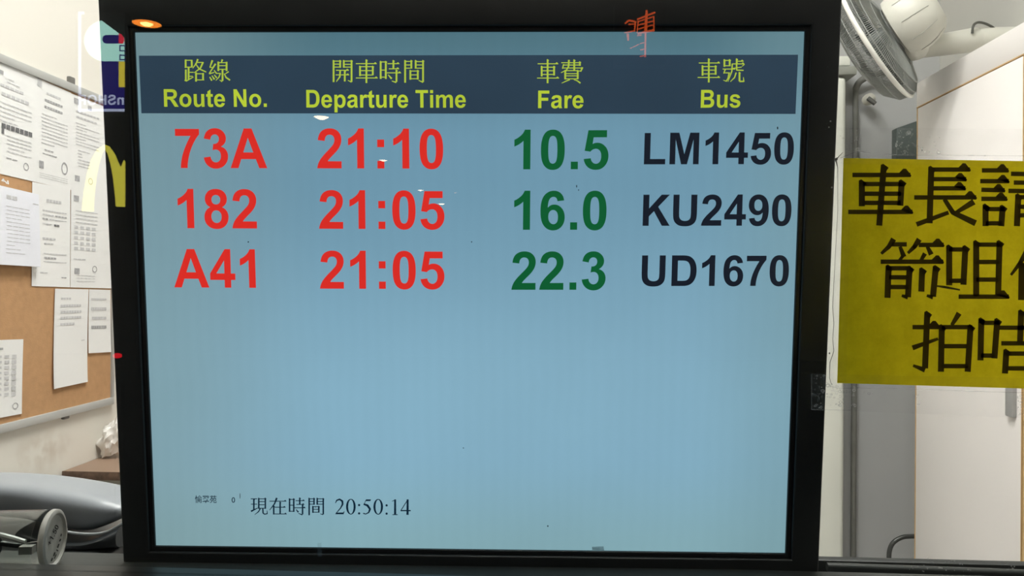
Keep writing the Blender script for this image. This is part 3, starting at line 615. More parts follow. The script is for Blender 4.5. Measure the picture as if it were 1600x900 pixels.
cjk('heading_characters', '''H 195 735 220; v 290 290 542; v 625 290 518; h 290 645 312; h 290 630 402; h 290 630 498; H 165 735 590; v 450 115 717
v 850 135 317; v 985 135 302; h 850 1000 155; h 850 985 290; h 805 1130 375; w 870 385 34 830 490 24; h 830 985 472; w 975 460 40 945 610 36 900 685 28 820 660 12; v 1165 115 235; H 1170 1340 175; H 1045 1360 243; w 1360 250 30 1300 310 14; w 1050 240 34 1040 430 34 940 700 14; w 1045 360 22 1290 325 22; w 1160 250 40 1165 400 34 1340 408 28; w 1150 465 36 1110 590 32 1000 700 14; v 1235 460 690; w 1235 690 40 1345 690 34 1335 580 14''',
    (1080, 85), 16.37, 46, 23, 28, m_thin, screen, s2, 'heading characters for bus number')
cjk('clock_lettering', '''h 135 250 222; v 190 225 425; h 140 250 318; w 140 445 30 260 385 12; v 278 210 400; v 395 210 400; h 278 405 222; h 278 395 272; h 278 395 328; h 278 395 390; w 305 395 22 275 450 18 205 505 8; w 350 395 24 355 475 24 380 497 18 430 487 18 425 430 8
H 470 770 264; w 600 205 34 560 310 24 470 425 10; v 545 345 502; H 560 755 372; v 660 280 492; H 535 775 492
v 828 220 455; v 903 220 455; h 828 910 232; h 828 903 335; h 828 903 445; H 935 1095 255; v 1010 205 320; H 950 1090 322; H 915 1110 382; v 1060 330 500; w 1058 508 22 985 482 10; w 945 412 12 985 462 28
v 1178 210 515; h 1178 1270 222; h 1178 1265 270; h 1178 1265 318; v 1265 210 328; v 1322 210 328; h 1322 1440 222; h 1322 1430 270; h 1322 1430 318; v 1430 215 500; w 1428 503 20 1375 490 8; v 1245 355 472; v 1350 355 468; h 1245 1355 362; h 1245 1350 410; h 1245 1350 460''',
    (380, 760), 11.43, 27, 14, 15, m_nvy, screen, s2, 'characters for current time')
cjk('clock_lettering', '''w 103 185 10 128 135 24 178 116 28 228 150 34 232 205 32 195 275 20 110 372 12; f 98 383 250 383 268 332 258 330 240 352 130 354
r 380 248 86 140 48 126; r 868 250 86 140 48 126; r 527 219 20 20 1 1; r 527 368 20 20 1 1; r 1018 225 20 20 1 1; r 1018 372 20 20 1 1
f 650 118 740 118 728 148 642 148; w 648 130 10 616 208 10; w 608 202 28 675 225 40 722 290 36 700 350 24 645 380 16 600 366 22
w 1170 118 34 1170 392 38; w 1115 152 10 1180 124 14; h 1122 1216 390; w 1394 118 36 1392 394 40; w 1392 128 14 1275 314 14; w 1268 318 22 1448 318 22''',
    (515, 770), 11.43, 36, 14, 0, m_nvy, screen, s2, 'clock 20:50:14')
# tiny place name at the foot of the picture, set with the built-in font
def smalltext(text, x0, x1, y0, y1, name):
    cu = D.curves.new('t', 'FONT'); cu.body = text; cu.offset = .008; o = D.objects.new('t', cu); C.objects.link(o)
    dg = bpy.context.evaluated_depsgraph_get(); me = D.meshes.new_from_object(o.evaluated_get(dg))
    xs = [v.co.x for v in me.vertices]; ys = [v.co.y for v in me.vertices]
    D.objects.remove(o); D.curves.remove(cu)
    if not xs: return
    ax, bx, ay, by = min(xs), max(xs), min(ys), max(ys)
    for v in me.vertices:
        v.co = s2(x0 + (v.co.x - ax) / (bx - ax) * (x1 - x0), y1 - (v.co.y - ay) / (by - ay) * (y1 - y0))
    me.name = name; link(name, me, m_nvy, screen)
smalltext('\u6109\u7fe0\u82d1', 304.5, 338.5, 774, 786, 'place_lettering')
smalltext('0', 362, 367.3, 777, 785.5, 'place_lettering')
# stand of the monitor, down on the desk
ZD = 1.262
st = MRi @ Vector((0, 0, -1))
m_std = mat('stand_plastic', (18, 19, 20), .4)
def toL(p): return MRi @ (Vector(p) - MO)
base_c = MO + Vector((0, .085, 0))
bm = bmesh.new()
nk0 = Vector((MO.x, MO.y + .075, MO.z - .10)); nk1 = Vector((MO.x, MO.y + .125, ZD + .012))
add_tube(bm, [toL(nk0), toL(nk1)], [.03, .028], 20, True); obj('stand_neck', bm, m_std, mon, True)
bm = bmesh.new(); add_lathe(bm, [(.095, 0), (.095, .006), (.09, .014), (.02, .016)], toL((MO.x, MO.y + .125, ZD + .0005)), MRi @ Vector((0, 0, 1)), 40)
obj('stand_base', bm, m_std, mon, True)

# desk under the window (continues left and right behind the monitor)
m_desk = mat('desk_top_grey', (70, 72, 72), .5, var=.15, scale=15)
dk = thing('service_desk', 'dark grey counter desk inside the booth under the monitor', 'desk', (0, .7, 0))
box('desktop', (-1.36, -.245, ZD - .03), (1.0, -.005, ZD), m_desk, dk, .002)
for x in (-1.3, .94):
    box('leg', (x - .03, -.2, 0), (x + .03, -.14, ZD - .0305), m_desk, dk); box('leg', (x - .03, -.08, 0), (x + .03, -.03, ZD - .0305), m_desk, dk)
# dark cable trunking behind the lower right of the monitor
m_tr = mat('trunking_dark', (22, 26, 24), .5, var=.2, scale=60)
rt = PY(1283, 868, .651).z; 
tr = thing('cable_trunking', 'dark green-grey ridged trunking on the counter right of the monitor', 'trunking', (.55, .64, ZD))
zt_ = rt - ZD
box('trunking_body', (-.62 + .25, 0, .0005), (.4, .011, zt_), m_tr, tr, .002)
bm = bmesh.new(); add_tube(bm, smoothpts([(-.34, -.006, zt_ * .86), (-.2, -.006, zt_ * .80), (-.1, -.006, zt_ * .74), (.1, -.006, zt_ * .7), (.39, -.006, zt_ * .68)], 8), .0035, 10)
tb = obj('cable', bm, mat('cable_grey', (38, 42, 40), .4), tr, True)

# ================================================================== yellow notice taped on the glass
YS = GY0 - .0006
sgn = thing('paper_notice', 'yellow paper notice with large black Chinese characters taped to the glass', 'notice', PY(1480, 430, YS))
def G(y): return lambda px, py: PY(px, py, y) - sgn.location
m_pap = D.materials.new('yellow_paper'); m_pap.use_nodes = True
n = m_pap.node_tree.nodes; l = m_pap.node_tree.links; n.clear()
o_ = n.new('ShaderNodeOutputMaterial'); a_ = n.new('ShaderNodeMixShader'); d_ = n.new('ShaderNodeBsdfDiffuse'); t_ = n.new('ShaderNodeBsdfTranslucent')
tc = n.new('ShaderNodeTexCoord'); no = n.new('ShaderNodeTexNoise'); no.inputs['Scale'].default_value = 70; no.inputs['Detail'].default_value = 9; no.inputs['Roughness'].default_value = .75
r_ = n.new('ShaderNodeValToRGB'); r_.color_ramp.elements[0].position = .3; r_.color_ramp.elements[1].position = .72
r_.color_ramp.elements[0].color = lin((222, 208, 34)) + (1,); r_.color_ramp.elements[1].color = lin((246, 234, 52)) + (1,)
l.new(tc.outputs['Object'], no.inputs['Vector']); l.new(no.outputs['Fac'], r_.inputs[0]); l.new(r_.outputs[0], d_.inputs[0]); l.new(r_.outputs[0], t_.inputs[0])
a_.inputs[0].default_value = .5; l.new(d_.outputs[0], a_.inputs[1]); l.new(t_.outputs[0], a_.inputs[2]); l.new(a_.outputs[0], o_.inputs[0])
corners = [(1318, 247), (1655, 252.6), (1652, 608.6), (1308, 598.5)]
bm = bmesh.new(); g0, g1 = G(YS), G(YS - .00025)
N = 12; vs = {}
def cp(u, v):
    a, b_, c, d = [Vector(x + (0,)) for x in corners]
    p = a.lerp(b_, u).lerp(d.lerp(c, u), v); return p.x, p.y
for i in range(N + 1):
    for j in range(N + 1):
        x, y = cp(i / N, j / N); vs[i, j] = bm.verts.new(g0(x, y) + Vector((0, .00006 * math.sin(i * 1.7 + j), 0)))
for i in range(N):
    for j in range(N): bm.faces.new((vs[i, j], vs[i + 1, j], vs[i + 1, j + 1], vs[i, j + 1]))
bmesh.ops.solidify(bm, geom=bm.faces[:], thickness=.0001)
obj('sheet', bm, m_pap, sgn)
m_ink = mat('notice_ink', (60, 54, 20), .7)
n = m_ink.node_tree.nodes; l = m_ink.node_tree.links; b = n['Principled BSDF']; t_ = n.new('ShaderNodeBsdfTranslucent'); a_ = n.new('ShaderNodeMixShader')
t_.inputs[0].default_value = lin((96, 86, 40)) + (1,); a_.inputs[0].default_value = .5; l.new(b.outputs[0], a_.inputs[1]); l.new(t_.outputs[0], a_.inputs[2]); l.new(a_.outputs[0], n['Material Output'].inputs[0])
m_prt = mat('cap_print', (30, 28, 24), .7)
SIGN = {
'che': 'H 207 411 120; v 240 143 230; v 380 143 228 375; h 240 384 152; h 240 378 186; h 240 377 218; H 192 418 250; v 317 88 298 301',
'chang': 'v 484 95 290 478; H 486 620 101; H 485 607 135; H 485 604 167; H 424 642 199; w 545 252 14 432 294 17; w 530 205 15 560 252 17 640 290 22; w 634 214 22 572 252 13',
'qing': 'H 662 755 104; H 656 757 142; H 660 742 172 174; H 660 750 204; v 675 228 300; v 735 232 300 730; h 675 740 240; h 675 735 290; H 764 900 116 118; H 774 890 147 148; H 755 915 176 178; v 838 84 180 836; v 790 192 300 785; v 888 194 300 885; h 790 895 198; h 790 888 232 232; h 790 888 262',
'jian': 'w 352 345 20 335 372 16 308 397 10; h 345 398 364; w 374 372 12 388 408 18; w 442 346 20 425 372 16 402 395 10; H 440 528 366; w 470 372 12 484 400 18; H 306 526 425; w 385 404 12 372 420 10; w 462 396 16 448 420 12; v 334 442 552 330; v 408 446 550 402; h 334 412 448; h 334 408 480; h 334 406 514; w 402 550 16 380 544 9; v 452 452 530 449; v 500 444 548 490; w 490 550 16 468 544 9',
'zui': 'v 547 372 508; v 604 374 506 597; h 547 610 382; h 547 600 492; v 642 356 546; v 724 356 546 719; h 642 732 365; h 642 722 426; h 642 720 488; H 580 757 548',
'wei': 'w 820 388 20 796 430 15 764 472 9; v 802 430 560 800; w 868 350 12 890 378 20; H 836 935 395; w 862 415 12 876 500 18; w 918 408 18 900 540 12; H 826 945 548',
'pai': 'H 418 515 655; v 470 605 800 462; w 462 806 18 420 790 9; w 418 728 18 508 696 10; w 582 606 20 556 648 12; v 521 652 812 518; v 622 652 812 612; h 520 628 655; h 520 618 722; h 518 614 792',
'ka': 'v 660 628 772 657; v 716 630 765 706; h 660 722 640; h 658 708 755; H 722 880 657; v 800 600 712 796; H 730 870 712; v 748 738 818 743; v 850 740 818 846; h 746 855 748; h 744 848 800'}
for k, sp in SIGN.items():
    cjk('printed_character', sp, (1240, 220), 2.25, 21.5, 15.5, 16, m_ink, sgn, g1)
bm = bmesh.new(); strokes(bm, 'w 500 510 5 530 514 9 585 524 5', g1, 1, 1, 0, (1240, 220), 2.25); flat('smudge', bm, mat('smudge_olive', (86, 82, 22), .8), sgn)

# clear tape strips
m_tape = film_mat('clear_tape', (235, 238, 235), .03, .2, .012)
m_edge = film_mat('tape_edge', (250, 252, 250), .22, .2, .05)
m_bub = film_mat('tape_bubble', (250, 252, 250), .32, .1, .04)
def tape(label, quad, ends=(), side_lines=()):
    y = GY0 - .0011; c = PY(sum(p[0] for p in quad) / 4, sum(p[1] for p in quad) / 4, y)
    o = thing('tape_strip', label, 'tape', c, 'clear tape strips around the yellow notice'); f = lambda px, py: PY(px, py, y) - c; f2 = lambda px, py: PY(px, py, y - .0002) - c
    bm = bmesh.new(); bm.faces.new([bm.verts.new(f(*p)) for p in quad]); flat('film', bm, m_tape, o)
    bm = bmesh.new()
    for sl in side_lines: strokes(bm, sl, f2, 1, 1)
    if side_lines: flat('film_edge', bm, m_edge, o)
    bm = bmesh.new(); rnd = random.Random(len(label)); k_ = 0
    for (x0, y0, x1, y1, cnt) in ends:
        for _ in range(cnt):
            x, yy = rnd.uniform(x0, x1), rnd.uniform(y0, y1); r = rnd.uniform(.35, 1.5) * (1 if rnd.random() < .75 else 1.6); ex = rnd.uniform(.6, 1.7); k_ += 1
            if r > 1.0: strokes(bm, f'r {x} {yy} {r * ex} {r} {r * ex * .6} {r * .6}', f2)
            else: strokes(bm, f'r {x} {yy} {r * ex} {r} .05 .05', f2)
    if k_: tag(flat('air_bubbles', bm, m_bub, o), kind='stuff')
top_wave = 'w 1313 247 1.2 1330 240 1.4 1342 236 1.6 1358 239 1.4 1380 241 1.2 1430 242.5 1 1520 243 1 1650 244 1'
tape('clear tape strip along the top edge of the yellow notice', [(1306, 199), (1660, 202), (1660, 262), (1306, 256)],
     ((1400, 202, 1429, 242, 60), (1338, 204, 1344, 240, 16), (1429, 205, 1470, 240, 16), (1310, 210, 1340, 240, 6)),
     (top_wave, 'w 1328 201 .7 1344 201 .7; w 1328 201 .7 1327 236 .7; w 1344 201 .9 1343 235 .9; w 1402 201 .8 1428 202 .8; w 1402 201 .8 1401 243 .7'))
tape('clear tape strip along the bottom edge of the yellow notice', [(1268, 584), (1660, 592), (1660, 656), (1268, 640)],
     ((1269, 586, 1290, 638, 40), (1292, 602, 1336, 636, 55), (1336, 606, 1372, 620, 8), (1425, 608, 1436, 650, 12), (1590, 612, 1604, 650, 26)),
     ('w 1291 597 1.2 1300 604 1.2 1312 607 1 1340 606 1 1420 608 1 1540 612 1 1650 615 1', 'w 1268 584 .6 1268 640 .8 1330 641 .6'))
tape('clear tape strip down the left edge of the yellow notice', [(1302, 246), (1330, 246), (1322, 606), (1290, 606)],
     ((1293, 596, 1300, 604, 4), (1304, 246, 1308, 252, 3)), ())
# dark wavy glue lines and dirt beside the notice
bm = bmesh.new()
gl = lambda px, py: PY(px, py, GY0 - .0014)
strokes(bm, 'w 1317 238 .8 1310 245 1.2 1306 250 2.6 1309 262 .9 1309 330 .5 1304 420 .6 1301 480 .8 1303 505 .9 1301 530 .7 1303 548 1 1297 566 1 1296 590 .8 1299 600 .8; r 1306.5 249 2.6 2.2 .1 .1; r 1296 552 1.2 1.6 .1 .1', gl, 1, 1)
tag(flat('glue_line', bm, mat('grey_glue', (120, 122, 116), .6)), 'thin wavy grey glue line down the left side of the yellow notice', 'glue')
# scrap of tape under the picture, little chip at its lower rim
def scrap(px0, py0, px1, py1, label, m):
    y = GY0 - .0005; c = PY((px0 + px1) / 2, (py0 + py1) / 2, y); bm = bmesh.new()
    bm.faces.new([bm.verts.new(PY(*p, y) - c) for p in ((px0, py0 + 1), (px1 - 1, py0), (px1, py1), (px0 + .5, py1 - .6))]); o = flat('tape_scrap', bm, m); o.location = c
    tag(o, label, 'tape')
scrap(496, 848, 503, 870, 'thin clear tape scrap on the glass below the clock', film_mat('scrap_clear', (150, 165, 175), .12))
scrap(925, 853.5, 944, 860, 'small grey-green paper chip at the bottom rim of the screen', film_mat('chip_grey', (70, 95, 100), .6))
# specks on the glass
bm = bmesh.new(); rnd = random.Random(3)
for (x, y, r, q) in ((388, 378, 1, 1), (737, 378, .9, 1), (1215, 200, 1, 2.2), (901, 291, .7, 3), (904, 297, .6, 2), (375, 775, .5, 9), (724, 700, .8, 1), (856, 822, .9, 1.6), (493, 793, .6, 1)):
    strokes(bm, f'r {x} {y} {r} {r * q} .05 .05', lambda px, py: PY(px, py, GY0 - .0003))
tag(flat('glass_specks', bm, mat('speck_dark', (40, 60, 70), .8)), 'dark dirt specks scattered on the glass over the screen', 'dirt', kind='stuff')
bm = bmesh.new()
for (x0, y0, x1, y1, c) in ((1420, 872, 1520, 893, 26), (1283, 20, 1300, 560, 8), (1560, 876, 1600, 896, 8)):
    for _ in range(c):
        x, y, r = rnd.uniform(x0, x1), rnd.uniform(y0, y1), rnd.uniform(.3, 1.3)
        strokes(bm, f'r {x} {y} {r} {r} .05 .05', lambda px, py: PY(px, py, GY0 - .0003))
tag(flat('glass_dust', bm, m_bub), 'pale dust specks on the glass at its lower right', 'dust', kind='stuff')

# ================================================================== reading glasses case and telephone
zt0 = zsill + .0006
R0 = .0168
cy_ = .447; disc = PY(81, 847, cy_); xd = disc.x
tube = thing('glasses_case', 'clear plastic tube case with reading glasses and a round +1.50 end cap', 'case', (xd, cy_, zt0 + R0))
tube.rotation_euler.z = math.radians(8)
m_clear = glass_mat('clear_plastic', (.93, .95, .94), 1.45)
m_capw = mat('cap_translucent', (205, 205, 198), .3, trans=.45)
bm = bmesh.new()
add_lathe(bm, [(R0, -.08), (R0, -.004), (R0 - .0007, -.004), (R0 - .0007, -.08)], (0, 0, 0), (1, 0, 0), 48, False); obj('tube_wall', bm, m_clear, tube, True)
bm = bmesh.new(); add_lathe(bm, [(R0 - .003, -.001), (R0 - .0004, -.0014), (R0 + .0003, -.0004), (R0 + .0001, .0018), (R0 - .0010, .0025), (R0 - .0022, .0025), (R0 - .0028, .0016), (R0 - .0032, .0012), (.001, .0012)], (0, 0, 0), (1, 0, 0), 64)
obj('end_cap', bm, m_capw, tube, True).rotation_euler.z = math.radians(4)
bm = bmesh.new()
def capm(px, py):
    a = math.radians(12); nrm = Vector((math.cos(a), math.sin(a), 0)); o = tube.location + nrm * .0015
    r = ray(px, py); p = CAM + r * ((o - CAM).dot(nrm) / r.dot(nrm)) - tube.location
    return Matrix.Rotation(math.radians(-8), 3, 'Z') @ p
def rot_text(bm, text, cx, cy, ang, L, h, mp):
    ca, sa = math.cos(ang), math.sin(ang)
    latin(bm, text, -L / 2, L / 2, h / 2, h / 2, h, lambda x, y: mp(cx + ca * x - sa * y * .55, cy + sa * x + ca * y))
rot_text(bm, '+1.50', 83, 836, math.radians(-66), 33, 10, capm)
strokes(bm, 'w 92 850 2 90 856 2; w 88 859 1.8 91 861 1.8; w 86 863 2 84 869 2; w 95 842 2 93 846 2; w 96 834 1.6 95 838 1.6; w 82 872 2 80 877 2; w 88 866 1.5 85 873 1.5', capm)
flat('cap_lettering', bm, m_prt, tube)
# folded reading glasses inside
m_gl = mat('glasses_frame_dark', (26, 28, 28), .3)
rg = thing('reading_glasses', 'dark folded reading glasses lying inside the clear tube case', 'glasses', (xd - .030, cy_ - .0042, zt0 + R0))
rg.rotation_euler.z = math.radians(8); rg.scale = (.62, 1, 1)
bm = bmesh.new()
add_tube(bm, smoothpts([(-.075, -.004, .006), (-.04, -.006, .009), (.0, -.006, .006), (.03, -.006, .0005)], 6), [.0016] * 19, 8); obj('temple', bm, mat('temple_pale', (170, 172, 168), .25), rg, True)
bm = bmesh.new()
for cx in (-.052, -.014):
    pts = [(cx + .0165 * math.cos(a), .001, -.003 + .0095 * math.sin(a)) for a in (2 * PI * k / 24 for k in range(25))]
    add_tube(bm, pts, .0012, 8, False)
add_tube(bm, [(-.036, .001, -.002), (-.030, .001, -.002)], .0012, 8); add_tube(bm, smoothpts([(.001, .001, -.002), (.02, .002, -.004), (.036, .003, -.003)], 5), .0016, 8)
obj('rim', bm, m_gl, rg, True)
bm = bmesh.new()
for cx in (-.052, -.014): add_lathe(bm, [(.0155, 0), (.0155, .0008)], (0, 0, 0), (0, 1, 0), 24); 
for i, v in enumerate(bm.verts):
    v.co.z = v.co.z * .5 - .003; v.co.x += -.052 if i < 48 else -.014
obj('lens', bm, mat('lens_dark', (40, 46, 46), .15, trans=.5), rg, True)
box('hinge', (.022, -.004, -.0075), (.034, .001, -.003), mat('hinge_silver', (150, 152, 148), .3, metal=.6), rg, None, .0005)

# telephone with handset behind the case
YP = .60
phx = PY(60, 840, YP)
ph = thing('telephone', 'grey desk telephone, its smooth curved handset rising behind the glasses case', 'telephone', (phx.x, YP, ZD))
m_ph = mat('handset_grey', (136, 141, 146), .38, var=.05, scale=12, bump=.05, bscale=300); m_pb = mat('phone_base_dark', (30, 33, 34), .35)
def prof(name, stations, m, dep, Y=YP, flatn=1.0, parent=ph, sup=3.2):
    bm = bmesh.new(); rings = []
    for (px, yt, yb, dd) in stations:
        a, b_ = PY(px, yt, Y), PY(px, yb, Y); c = (a + b_) / 2 - ph.location; h = (a.z - b_.z) / 2; n_ = 28; rg_ = []
        for k in range(n_):
            t = 2 * PI * k / n_; cs, sn = math.cos(t), math.sin(t)
            e = 2 / sup
            rg_.append(bm.verts.new((c.x, c.y + dep * dd * math.copysign(abs(cs) ** e, cs), c.z + h * math.copysign(abs(sn) ** e, sn))))
        rings.append(rg_)
    for a, b_ in zip(rings, rings[1:]):
        for k in range(28): bm.faces.new((a[k], a[(k + 1) % 28], b_[(k + 1) % 28], b_[k]))
    bm.faces.new(rings[0]); bm.faces.new(rings[-1][::-1]); return obj(name, bm, m, parent, True)
def sm(st, k=6):
    P = smoothpts([Vector((a, b_, c)) for a, b_, c, d in st], k); n_ = len(st) - 1
    return [(p.x, p.y, p.z, st[min(n_, i // k)][3] * (1 - (i % k) / k) + st[min(n_, i // k + 1)][3] * (i % k) / k) for i, p in enumerate(P)]
prof('handset', sm([(-260, 775, 800, .5), (-240, 762, 815, .8), (-190, 752, 822, 1), (-120, 745, 806, 1), (-50, 743, 800, .95), (10, 743.5, 799, .92), (60, 747, 803, .95), (100, 752, 811, 1), (135, 757.5, 819, 1), (160, 762.5, 820, 1), (185, 769, 812, 1), (210, 778, 800, .85), (222, 784, 792, .4)]), m_ph, .027)
# curved cradle and base below the handset
prof('cradle', sm([(60, 812, 836, .8), (100, 820, 838, .9), (135, 826, 841, 1), (165, 826, 842, 1), (190, 818, 842, 1), (215, 806, 842, .9)]), mat('cradle_grey', (50, 54, 56), .3), .034)
base_top = PY(60, 836, YP).z - ZD
bm = bmesh.new(); add_box(bm, (PY(-270, 840, YP).x - phx.x, -.06, .0005), (PY(205, 840, YP).x - phx.x, .088, base_top), .008, 3); obj('phone_base', bm, m_pb, ph, True)
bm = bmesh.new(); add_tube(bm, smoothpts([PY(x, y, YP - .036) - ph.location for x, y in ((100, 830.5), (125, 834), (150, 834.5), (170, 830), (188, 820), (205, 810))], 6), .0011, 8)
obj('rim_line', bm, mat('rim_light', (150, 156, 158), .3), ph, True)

# ================================================================== left wall: notice board with papers
XW = XL
def WL(px, py, off=0): return PX(px, py, XW + off)
bt0 = WL(0, 88, .012); 
zT = (WL(0, 83, .014).z + WL(150, 146, .014).z) / 2; zB = (WL(0, 679, .014).z + WL(170, 632.5, .014).z) / 2
yE = WL(178, 600, .014).y; yS = WL(0, 300, .014).y - .55
nb = thing('notice_board', 'brown cork notice board in a grey metal frame on the left wall', 'board', (XW, (yE + yS) / 2, zB))
hy = (yE - yS) / 2; HB = zT - zB; fw = .022
m_cork = mat('cork_brown', (190, 148, 106), .9, var=.07, scale=60, bump=.3, bscale=250); m_alu = mat('board_frame_grey', (190, 190, 186), .45, metal=.1)
box('cork_panel', (.001, -hy + fw * .5, fw * .5), (.009, hy - fw * .5, HB - fw * .5), m_cork, nb)
for nme, a, b_ in (('frame_rail', (.0005, -hy, 0), (.016, hy, fw)), ('frame_rail', (.0005, -hy, HB - fw), (.016, hy, HB)), ('frame_rail', (.0005, -hy, fw), (.016, -hy + fw, HB - fw)), ('frame_rail', (.0005, hy - fw * .5, fw), (.016, hy, HB - fw))):
    box(nme, a, b_, m_alu, nb, .002)
m_clip = mat('clip_grey', (110, 108, 104), .5)
for (px, py) in ((112, 128), (103, 647)):
    p = WL(px, py, .008) - nb.location; box('mounting_clip', (0, p.y - .012, p.z - .014), (.012, p.y + .012, p.z + .014), m_clip, nb, .003)
m_paper = mat('paper_white', (238, 238, 236), .7, var=.015, scale=5); m_paper2 = mat('paper_cool_white', (236, 238, 246), .7, var=.015, scale=5)
m_txt = mat('print_grey', (204, 204, 205), .8, var=.12, scale=90); m_txd = mat('print_dark', (112, 112, 114), .8, var=.3, scale=120); m_txm = mat('print_mid', (172, 172, 173), .8, var=.2, scale=120)
def paper(label, quad, off, m=m_paper, curl=.0, lines=(), marks=(), thick=.0004):
    """quad = photo pixels of the corners TL TR BR BL; lines in unit coordinates of the sheet: (u0, v, u1, thickness, tone)"""
    X = XW + .0095 + off; P = [PX(*q, X) for q in quad]; c = (P[0] + P[1] + P[2] + P[3]) / 4
    t = thing('paper_sheet', label, 'paper', c, 'papers on the notice board')
    def at(u, v, e=0):
        p = P[0].lerp(P[1], u).lerp(P[3].lerp(P[2], u), v) - c
        p.x += e + curl * (v ** 3) + curl * .35 * (max(0, .12 - u) * 8) ** 2; return p
    bm = bmesh.new(); n_ = 8; g = {}
    for i in range(n_ + 1):
        for j in range(n_ + 1): g[i, j] = bm.verts.new(at(i / n_, j / n_))
    for i in range(n_):
        for j in range(n_): bm.faces.new((g[i, j], g[i + 1, j], g[i + 1, j + 1], g[i, j + 1]))
    if thick > .0006:
        front = [g[i, j] for i in range(n_ + 1) for j in range(n_ + 1)]
        for v in front: v.co.x += thick
        rim = [g[i, 0] for i in range(n_)] + [g[n_, j] for j in range(n_)] + [g[i, n_] for i in range(n_, 0, -1)] + [g[0, j] for j in range(n_, 0, -1)]
        bk = [bm.verts.new(v.co - Vector((thick, 0, 0))) for v in rim]
        for k in range(len(rim)): bm.faces.new((rim[k], rim[(k + 1) % len(rim)], bk[(k + 1) % len(rim)], bk[k]))
    obj('sheet', bm, m, t, True)
    for tone, mm in ((0, m_txt), (1, m_txd), (2, m_txm)):
        bm = bmesh.new(); k = 0
        for (u0, v, u1, th, tn) in lines:
            if tn != tone: continue
            nseg = max(1, int((u1 - u0) * 14)); 
            for q in range(nseg):
                a0, a1 = u0 + (u1 - u0) * q / nseg, u0 + (u1 - u0) * (q + .86) / nseg
                f = [at(a0, v, .0006 + thick), at(a1, v, .0006 + thick), at(a1, v + th, .0006 + thick), at(a0, v + th, .0006 + thick)]
                bm.faces.new([bm.verts.new(p) for p in f]); k += 1
        for (kind, u, v, r, tn) in marks:
            if tn != tone: continue
            k += 1
            if kind == 'o':
                n2 = 20
                for q in range(n2):
                    a, b_ = 2 * PI * q / n2, 2 * PI * (q + 1) / n2
                    bm.faces.new([bm.verts.new(at(u + rr * math.cos(t_), v + rr * .72 * math.sin(t_), .0006 + thick)) for rr, t_ in ((r, a), (r, b_), (r * .72, b_), (r * .72, a))])
            else:
                bm.faces.new([bm.verts.new(at(u + dx, v + dy, .0006 + thick)) for dx, dy in ((-r, -r * .6), (r, -r * .6), (r, r * .6), (-r, r * .6))])
        if k: tag(flat('print', bm, mm, t), kind='stuff')
        else: bm.free()
    return t
def block(v0, v1, n_, u0=.1, u1=.9, th=.009, tone=0, seed=1):
    r = random.Random(seed); out = []
    for i in range(n_):
        v = v0 + (v1 - v0) * i / max(1, n_ - 1); out.append((u0 + (r.random() * .03), v, (u1 if r.random() < .75 else u0 + (u1 - u0) * r.uniform(.4, .8)), th, tone))
    return out
paper('white printed notice with a dark banded box, top left of the board', [(-40, 76), (54.3, 119), (54, 284), (-40, 262)], .0012, lines=block(.13, .16, 2, .5, .85, .008, 0, 2) + [(.4, .2, .8, .022, 0), (.42, .27, .9, .03, 0)] + block(.36, .52, 5, .35, .95, .009, 0, 3) + [(.42, .545, .96, .045, 1), (.42, .59, .47, .05, 1)] + block(.64, .78, 5, .5, .95, .01, 0, 4) + [(.5, .84, .7, .01, 2)], marks=(('o', .84, .88, .05, 2), ('s', .42, .1, .03, 2)))
paper('white printed letter with two round stamps, second sheet in the top row', [(54.3, 120), (111.3, 145), (111, 297), (54, 284)], .0014, lines=[(.3, .1, .7, .02, 0), (.25, .17, .75, .022, 2), (.25, .235, .75, .022, 2)] + block(.32, .6, 9, .15, .9, .009, 0, 6) + [(.25, .66, .5, .014, 2), (.2, .7, .6, .01, 2)] + block(.9, .94, 3, .1, .9, .005, 0, 7), marks=(('o', .8, .8, .09, 2), ('s', .17, .82, .06, 2), ('s', .12, .04, .06, 0)))
paper('white printed letter beside the monitor edge, third sheet in the top row', [(111.3, 146), (182, 174), (182, 312), (111, 298)], .0016, lines=[(.1, .15, .6, .02, 0), (.1, .21, .55, .018, 0)] + block(.28, .5, 8, .08, .6, .009, 0, 8) + block(.56, .72, 6, .12, .4, .01, 0, 9), marks=(('s', .1, .06, .05, 2), ('s', .38, .08, .04, 2), ('o', .4, .86, .05, 2), ('s', .12, .86, .05, 2)))
paper('thick stack of white sheets sticking out from the board at the left', [(-60, 277), (55, 304), (58, 417), (-60, 410)], .009, m_paper2, 0.0, lines=[(.52, .1, .68, .05, 0), (.9, .14, 1.0, .012, 0)] + block(.24, .84, 13, .5, .86, .008, 0, 12), thick=.010)
paper('white letter with bold words in the middle row, left of the schedule sheet', [(50.5, 284), (110, 296), (109.5, 449), (49.5, 447)], .0016, lines=[(.35, .14, .75, .03, 0), (.25, .25, .9, .012, 0), (.25, .29, .55, .012, 0), (.58, .29, .9, .016, 2), (.25, .33, .4, .016, 2), (.42, .33, .9, .01, 0), (.25, .38, .5, .01, 0), (.55, .38, .7, .02, 1), (.25, .52, .6, .018, 0), (.3, .57, .55, .014, 0), (.28, .67, .9, .01, 0), (.3, .71, .62, .018, 2), (.28, .75, .9, .009, 0), (.2, .86, .4, .01, 0), (.75, .9, .9, .012, 2)])
paper('white timetable sheet with narrow columns in the middle row by the monitor', [(111, 296.5), (184, 310), (184, 451), (110, 449)], .0018, lines=block(.2, .32, 4, .06, .55, .009, 0, 15) + [(.06 + .12 * (q % 4), .36 + .055 * (q // 4), .15 + .12 * (q % 4), .03, 0) for q in range(20)] + [(.05, .7, .3, .012, 0)] + block(.87, .93, 3, .1, .5, .006, 0, 16), marks=(('s', .1, .08, .05, 2), ('o', .48, .8, .05, 2), ('s', .12, .83, .05, 2)))
